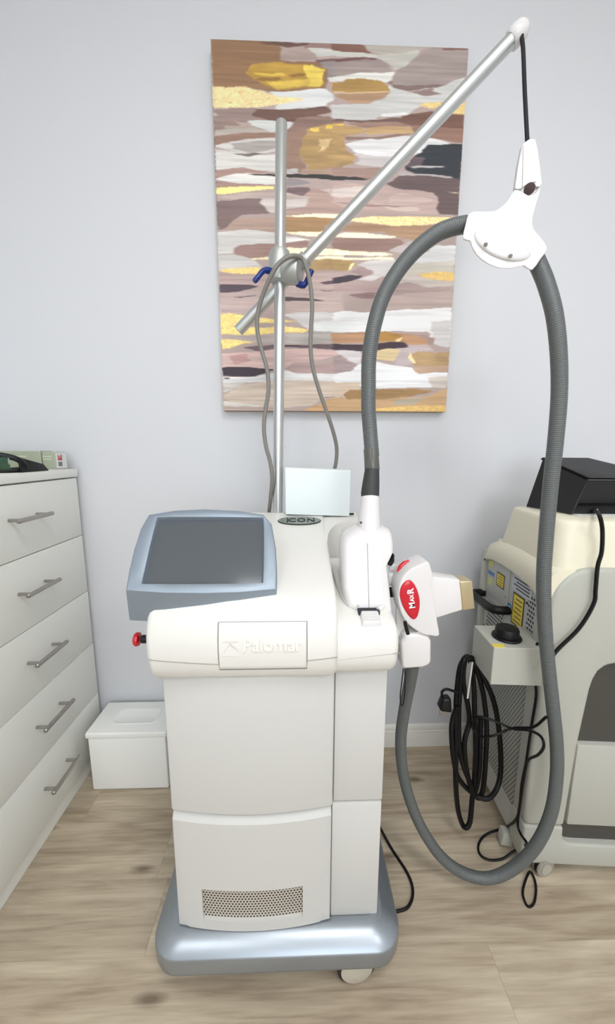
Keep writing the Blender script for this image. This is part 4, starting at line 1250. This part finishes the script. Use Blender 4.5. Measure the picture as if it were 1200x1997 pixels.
# shroud over the left edge
def shroud(v, top_, bot_, out):
    return [(.05, v, top_ + .008), (.02, v, top_ + .004), (.004, v, top_ - .004), (-.006 - out, v, top_ - .018), (-.010 - out, v, top_ - .034), (-.010 - out, v, bot_ + .004), (-.007 - out, v, bot_), (.012, v, bot_ - .002), (.05, v, bot_ - .002)]
obj('shroud', loft([shroud(.006, .832, .752, 0), shroud(.03, .842, .762, .002), shroud(.08, .848, .775, .003), shroud(.15, .851, .783, .003), shroud(.22, .850, .784, .002), shroud(.28, .842, .780, 0), shroud(.325, .822, .768, -.004), shroud(.345, .790, .760, -.008)]), CREAM, t, 50)
hood = obj('hood', loft([rrect(.004, UW_, .010, .285, .04, .835, 8), rrect(.006, UW_, .012, .280, .04, .86, 8), rrect(.016, UW_, .022, .262, .038, .938, 8), rrect(.018, UW_, .024, .260, .038, .946, 8), rrect(.022, UW_ - .004, .029, .256, .036, .950, 8)]), CREAM, t, 45)
obj('shoulder', box(.03, UW_, .03, .33, .79, .838, .004), CREAM, t)
# side panels
PERF = perforated('side_perforated', rgb(176, 176, 168), rgb(48, 46, 42), .0098, .0088, .0030, 'Y', 0.2, 0.45)
obj('perforated_panel', box(.0085, .0125, .030, .336, .135, .545), PERF, t, 0, 'grey perforated metal side panel')
obj('side_foot', box(.0085, .0125, .030, .336, .050, .134), SHEET, t, 0)
sp_ = obj('service_panel', box(.0085, .0125, .030, .336, .547, .785), SHEET, t, 0, 'grey panel with warning labels')
obj('service_hatch', box(.0065, .0086, .196, .330, .662, .782, .0005, 1), SHEET, sp_)
VENT = perforated('vent_holes', rgb(186, 186, 180), rgb(28, 28, 28), .0105, .0120, .0040, 'Y', 0.1, 0.45)
obj('vent_holes', box(.0072, .0086, .215, .312, .552, .640), VENT, sp_, 0, 'panel of round vent holes')
obj('vent_holes', box(.0072, .0086, .052, .098, .648, .745), VENT, sp_, 0, 'panel of round vent holes')
BORDER = mat('label_border', rgb(74, 62, 34), .6)
SMALL = mat('small_print', rgb(120, 106, 40), .6)
def warn(v0, v1, z0, z1, parent, u=.0075, rows=4):
    l = obj('warning_label', box(u - .0006, u, v0, v1, z0, z1), BORDER, parent, 0, 'yellow warning label with dark border')
    k = .08 * (v1 - v0)
    obj('label_field', box(u - .0009, u - .0005, v0 + k, v1 - k, z0 + k, z1 - k), YELLOW, l, 0)
    dz = (z1 - z0 - 2 * k) / (rows + .5)
    obj('print_line', join(*[box(u - .0011, u - .0008, v0 + 2.2 * k, v1 - (2.2 + (i % 2) * 1.5) * k, z0 + k + dz * (i + .5), z0 + k + dz * (i + .82)) for i in range(rows)]), SMALL, l, 0)
warn(.115, .172, .632, .722, sp_, .0082, 6)
warn(.222, .268, .705, .748, sp_, .0063, 4)
pl_ = obj('rating_label', box(.0070, .0082, .088, .182, .728, .778), mat('rating_white', rgb(196, 200, 204), .6), sp_, 0, 'white rating label with small print')
obj('print_line', join(*[box(.0066, .0069, .095, .160 + .012 * (i % 2), .734 + .009 * i, .7375 + .009 * i) for i in range(5)]), mat('ink', rgb(60, 60, 60), .6), pl_, 0)
obj('blue_label', box(.0056, .0064, .286, .326, .722, .734), mat('blue_ink', rgb(90, 130, 180), .6), sp_, 0)
obj('yellow_label', box(.0056, .0064, .296, .328, .748, .770), mat('pale_yellow', rgb(205, 205, 130), .6), sp_, 0)
obj('yellow_label', box(.0056, .0064, .292, .320, .690, .712), mat('pale_yellow', rgb(205, 205, 130), .6), sp_, 0)
obj('round_sticker', lathe([(.012, 0), (.012, .0008)], (.0085, .188, .668), (-1, 0, 0), 20), mat('blue_sticker', rgb(30, 110, 160), .5), sp_, 0)
obj('sticker_mark', lathe([(.007, 0), (.007, .0008)], (.0078, .186, .666), (-1, 0, 0), 16), PAPER, sp_, 0)
for v_, z_ in ((.105, .716), (.112, .622), (.25, .770), (.21, .688)):
    obj('screw', disc((.0085, v_, z_), (-1, 0, 0), .004, .002, 10), BLACK, sp_)
warn(.192, .224, .845, .882, hood, .0125, 3)
nl = obj('dark_label', hexa([(.0092, .140, .842), (.0102, .140, .842), (.0102, .184, .842), (.0092, .184, .842)], [(.0120, .140, .880), (.0132, .140, .880), (.0132, .184, .880), (.0120, .184, .880)]), mat('dark_label', rgb(58, 60, 66), .5), hood, 0, 'dark grey label with pale lettering')
obj('print_line', join(box(.0110, .0118, .160, .180, .870, .874), box(.0088, .0096, .146, .168, .846, .849), box(.0092, .0102, .143, .150, .850, .860)), PAPER, nl, 0)
# carry handle
hp_ = smooth_path([(.012, .345, .648), (-.024, .343, .648), (-.034, .325, .649), (-.036, .26, .652), (-.034, .205, .656), (-.022, .188, .658), (.012, .186, .658)], 4)
obj('carry_handle', tube(hp_, .0125, 12), BLACK, t, 50, 'black plastic carry handle')
# socket box with a round black plug
bxo = obj('socket_box', box(-.116, .010, .004, .118, .5485, .645, .0012, 1), DEVICE_GREY, t, 30, 'grey metal box on the side')
obj('round_plug', lathe([(.0335, 0), (.0345, .003), (.033, .006), (.0275, .007), (.0275, .022), (.025, .027), (.001, .028)], (-.062, .055, .645), (0, 0, 1), 32), BLACK, bxo, 40, 'round black cover cap')
obj('yellow_sticker', box(-.114, -.088, .006, .022, .645, .6456), YELLOW, bxo, 0)
for z_ in (.572, .556):
    obj('screw', disc((.0085, .028 - (.572 - z_) * .3, z_ + .006 - .02), (-1, 0, 0), .0035, .003, 10), BLACK, t)
# cable hooks
HK = mat('hook_white', rgb(216, 216, 212), .45)
obj('cable_hook', join(box(-.128, .010, .118, .122, .500, .512), hexa([(-.131, .092, .445), (-.127, .092, .445), (-.127, .122, .465), (-.131, .122, .465)], [(-.131, .080, .560), (-.127, .080, .560), (-.127, .122, .535), (-.131, .122, .535)])), HK, t, 20, 'white bent metal cable hook')
obj('cable_hook', join(box(-.085, .010, .126, .130, .505, .515), box(-.088, -.085, .116, .130, .490, .545)), HK, t, 20, 'white bent metal cable hook')
# castors
def castor2(u, v, rot):
    a = Vector((math.cos(rot), math.sin(rot), 0))
    c0 = Vector((u, v, .0264))
    o = obj('castor', lathe([(.018, -.010), (.0255, -.008), (.026, 0), (.0255, .008), (.018, .010)], c0, a, 24), mat('castor_grey', rgb(150, 146, 134), .3, coat=.2), t)
    obj('castor_hub', lathe([(.015, -.0115), (.015, .0115)], c0, a, 18), mat('castor_hub2', rgb(176, 172, 160), .4), o)
    obj('castor_tyre', lathe([(.0262, -.004), (.0264, 0), (.0262, .004)], c0, a, 24), BLACK, o)
castor2(.066, .008, math.radians(-75))
castor2(.03, .30, math.radians(30))
castor2(.36, .04, math.radians(-80))
castor2(.36, .30, math.radians(20))
obj('foot_bracket', hexa([(-.016, .065, .012), (.012, .06, .012), (.012, .085, .012), (-.016, .09, .012)], [(-.010, .065, .052), (.012, .06, .052), (.012, .085, .052), (-.010, .09, .052)], .002), DEVICE_GREY, t)

# papers and stand on the hood
obj('paper_sheet', prism([(.685, .842, .9505), (.90, .826, .9505), (.915, .95, .9505), (.70, .965, .9505)], (0, 0, .0012)), PAPER, None, 0, 'white paper sheet under the black stand', 'paper')
t = empty('black_stand', (.74, .92, .952), 'black angular stand standing on the cream laser unit', 'stand')
SB = mat('black_sheet', rgb(19, 19, 20), .5, bump=.05, scale=900)
A, B_, C_, D_ = Vector((.684, .992, 1.091)), Vector((.815, .992, 1.090)), Vector((.95, .880, 1.040)), Vector((.733, .880, 1.041))
th = Vector((0, .01, -.006))
obj('top_plate', hexa([A + th, B_ + th, C_ + th, D_ + th], [A, B_, C_, D_], .0015, 1), SB, t)
L0, L1 = Vector((.648, .986, .9525)), Vector((.681, .858, .9525))
obj('side_plate', hexa([L0, L1, L1 + Vector((.006, .002, 0)), L0 + Vector((.006, .002, 0))], [A + Vector((.001, 0, -.007)), D_ + Vector((.001, .006, -.007)), D_ + Vector((.007, .008, -.007)), A + Vector((.007, .002, -.007))], .001, 1), SB, t, 30)
obj('front_plate', hexa([Vector((.722, .896, .973)), Vector((.93, .896, .973)), Vector((.93, .904, .973)), Vector((.722, .904, .973))], [D_ + Vector((.002, .008, -.007)), C_ + Vector((0, .008, -.007)), C_ + Vector((0, .016, -.006)), D_ + Vector((.002, .016, -.006))], .001, 1), SB, t, 30)
obj('foot', hexa([(.686, .866, .9525), (.92, .856, .9525), (.92, .960, .9525), (.70, .965, .9525)], [(.708, .880, .972), (.92, .872, .972), (.92, .950, .974), (.712, .950, .974)], .004), BLACK, t)
obj('button', disc((.752, .8665, .962), (0, -1, .3), .0022, .001, 10), PAPER, t)

# cables of the second unit
obj('adapter_cable', tube(smooth_path([(.745, .868, .962)] + [(0.6589,0.7542,0.9712),(0.6672,0.7495,0.9401),(0.6712,0.7472,0.8887),(0.667,0.7475,0.8534),(0.6678,0.7455,0.8004),(0.6677,0.7455,0.7664),(0.6435,0.7473,0.7077),(0.5975,0.7488,0.6505),(0.5754,0.7444,0.615)], 5), .0042, 8), BLACK_CABLE, None, 40, 'black cable hanging down the front of the cream laser unit', 'cable')
CB = BLACK_CABLE
coil = [(0.4362,0.867,0.4247),(0.4277,0.87,0.3835),(0.4217,0.86,0.3446),(0.429,0.852,0.272),(0.4503,0.857,0.2045),(0.4896,0.856,0.1594),(0.5264,0.846,0.1475),(0.5543,0.848,0.1745),(0.57,0.861,0.2269),(0.5573,0.864,0.3381),(0.5327,0.861,0.4351),(0.5102,0.87,0.4903),(0.483,0.88,0.5419),(0.4637,0.875,0.5603),(0.4419,0.869,0.5524),(0.4412,0.871,0.4603),(0.444,0.869,0.3681),(0.448,0.855,0.2847),(0.4738,0.849,0.2088),(0.5051,0.855,0.1433),(0.5207,0.855,0.168),(0.5186,0.853,0.2848),(0.5174,0.862,0.3724),(0.5072,0.875,0.4561),(0.4806,0.874,0.5337),(0.4579,0.869,0.5611),(0.4391,0.875,0.5337),(0.4344,0.873,0.4279),(0.4353,0.857,0.3152),(0.4377,0.849,0.2098),(0.4521,0.853,0.1133),(0.466,0.85,0.0652),(0.4733,0.84,0.0616),(0.4852,0.843,0.078),(0.4931,0.856,0.1341),(0.4939,0.856,0.2175),(0.4879,0.854,0.3167),(0.4843,0.866,0.4012),(0.4802,0.877,0.486),(0.4633,0.873,0.5526),(0.4487,0.87,0.5606),(0.4503,0.874,0.4886),(0.4729,0.869,0.3833),(0.4571,0.855,0.3165),(0.4707,0.851,0.2232),(0.4976,0.857,0.1581),(0.5062,0.857,0.2326),(0.4986,0.859,0.3909)]
t = empty('power_cable', (.56, 1.0, .1), 'thick black power cable coiled on hooks beside the cream laser unit', 'power cable')
obj('lead', tube(smooth_path(coil, 5), .0068, 10), CB, t)
pp = Vector((0.4018,0.87,0.4309))
obj('plug', hexa([pp + Vector((-.018, -.016, -.016)), pp + Vector((.016, -.016, -.022)), pp + Vector((.016, .016, -.022)), pp + Vector((-.018, .016, -.016))], [pp + Vector((-.010, -.012, .018)), pp + Vector((.012, -.012, .020)), pp + Vector((.012, .012, .020)), pp + Vector((-.010, .012, .018))], .006, 3), BLACK, t, 40, 'black three-pin mains plug')
for dx, rz in ((-.010, .3), (.008, -.3)):
    obj('pin', box(pp.x + dx - .0035, pp.x + dx + .0035, pp.y - .001, pp.y + .001, pp.z - .036, pp.z - .015), STEEL, t, 0)
obj('pin', box(pp.x - .001, pp.x + .001, pp.y + .006, pp.y + .012, pp.z - .036, pp.z - .015), STEEL, t, 0)
obj('lead_end', tube(smooth_path([pp + Vector((-.008, 0, .016)), pp + Vector((-.010, 0, .032)), pp + Vector((.002, 0, .040)), pp + Vector((.022, 0, .034)), pp + Vector((.05, .0, .03))], 4), .0036, 8), CB, t)

obj('thin_cable', tube(smooth_path([(0.5781,0.7845,0.6511),(0.5763,0.7884,0.6208),(0.5763,0.774,0.5555),(0.5756,0.7656,0.5206),(0.5748,0.7682,0.4491),(0.575,0.7708,0.3898),(0.5763,0.775,0.3273),(0.5768,0.7818,0.2602),(0.5768,0.7806,0.1998),(0.574,0.7839,0.152)] + [(0.598,0.8584,0.035),(0.5579,0.8639,0.012),(0.531,0.8547,0.005),(0.5097,0.8332,0.0035),(0.5064,0.8123,0.0035),(0.5244,0.8004,0.0035),(0.5597,0.8001,0.006),(0.59,0.8053,0.02),(0.609,0.7984,0.045)] + [(0.5723,0.7346,0.1397),(0.5731,0.7581,0.1362),(0.5734,0.7758,0.1491),(0.571,0.7713,0.2258),(0.5708,0.7686,0.2893),(0.568,0.7581,0.3527),(0.5477,0.7014,0.424),(0.5356,0.6727,0.473),(0.5367,0.688,0.4848),(0.5512,0.7473,0.4477),(0.5446,0.7929,0.4132),(0.516,0.813,0.4161),(0.4819,0.8259,0.4212),(0.4732,0.8435,0.401),(0.4737,0.8506,0.3673),(0.4873,0.8318,0.3584),(0.5108,0.8099,0.38),(0.5559,0.8095,0.4003),(0.5699,0.7567,0.4476),(0.5668,0.7151,0.5091)], 5), .0031, 8), CB, None, 40, 'thin black cable running down the edge of the perforated panel', 'cable')
obj('cable_loop', tube(smooth_path([(0.6148,0.7666,0.008),(0.5917,0.7493,0.004),(0.569,0.724,0.0032),(0.5635,0.7011,0.0032),(0.5711,0.6969,0.0032),(0.5878,0.7066,0.0032),(0.6094,0.7332,0.004),(0.6177,0.754,0.006)], 5, True), .0028, 8, closed=True), CB, None, 40, 'small black cable loop lying on the floor below the grey hose', 'cable')
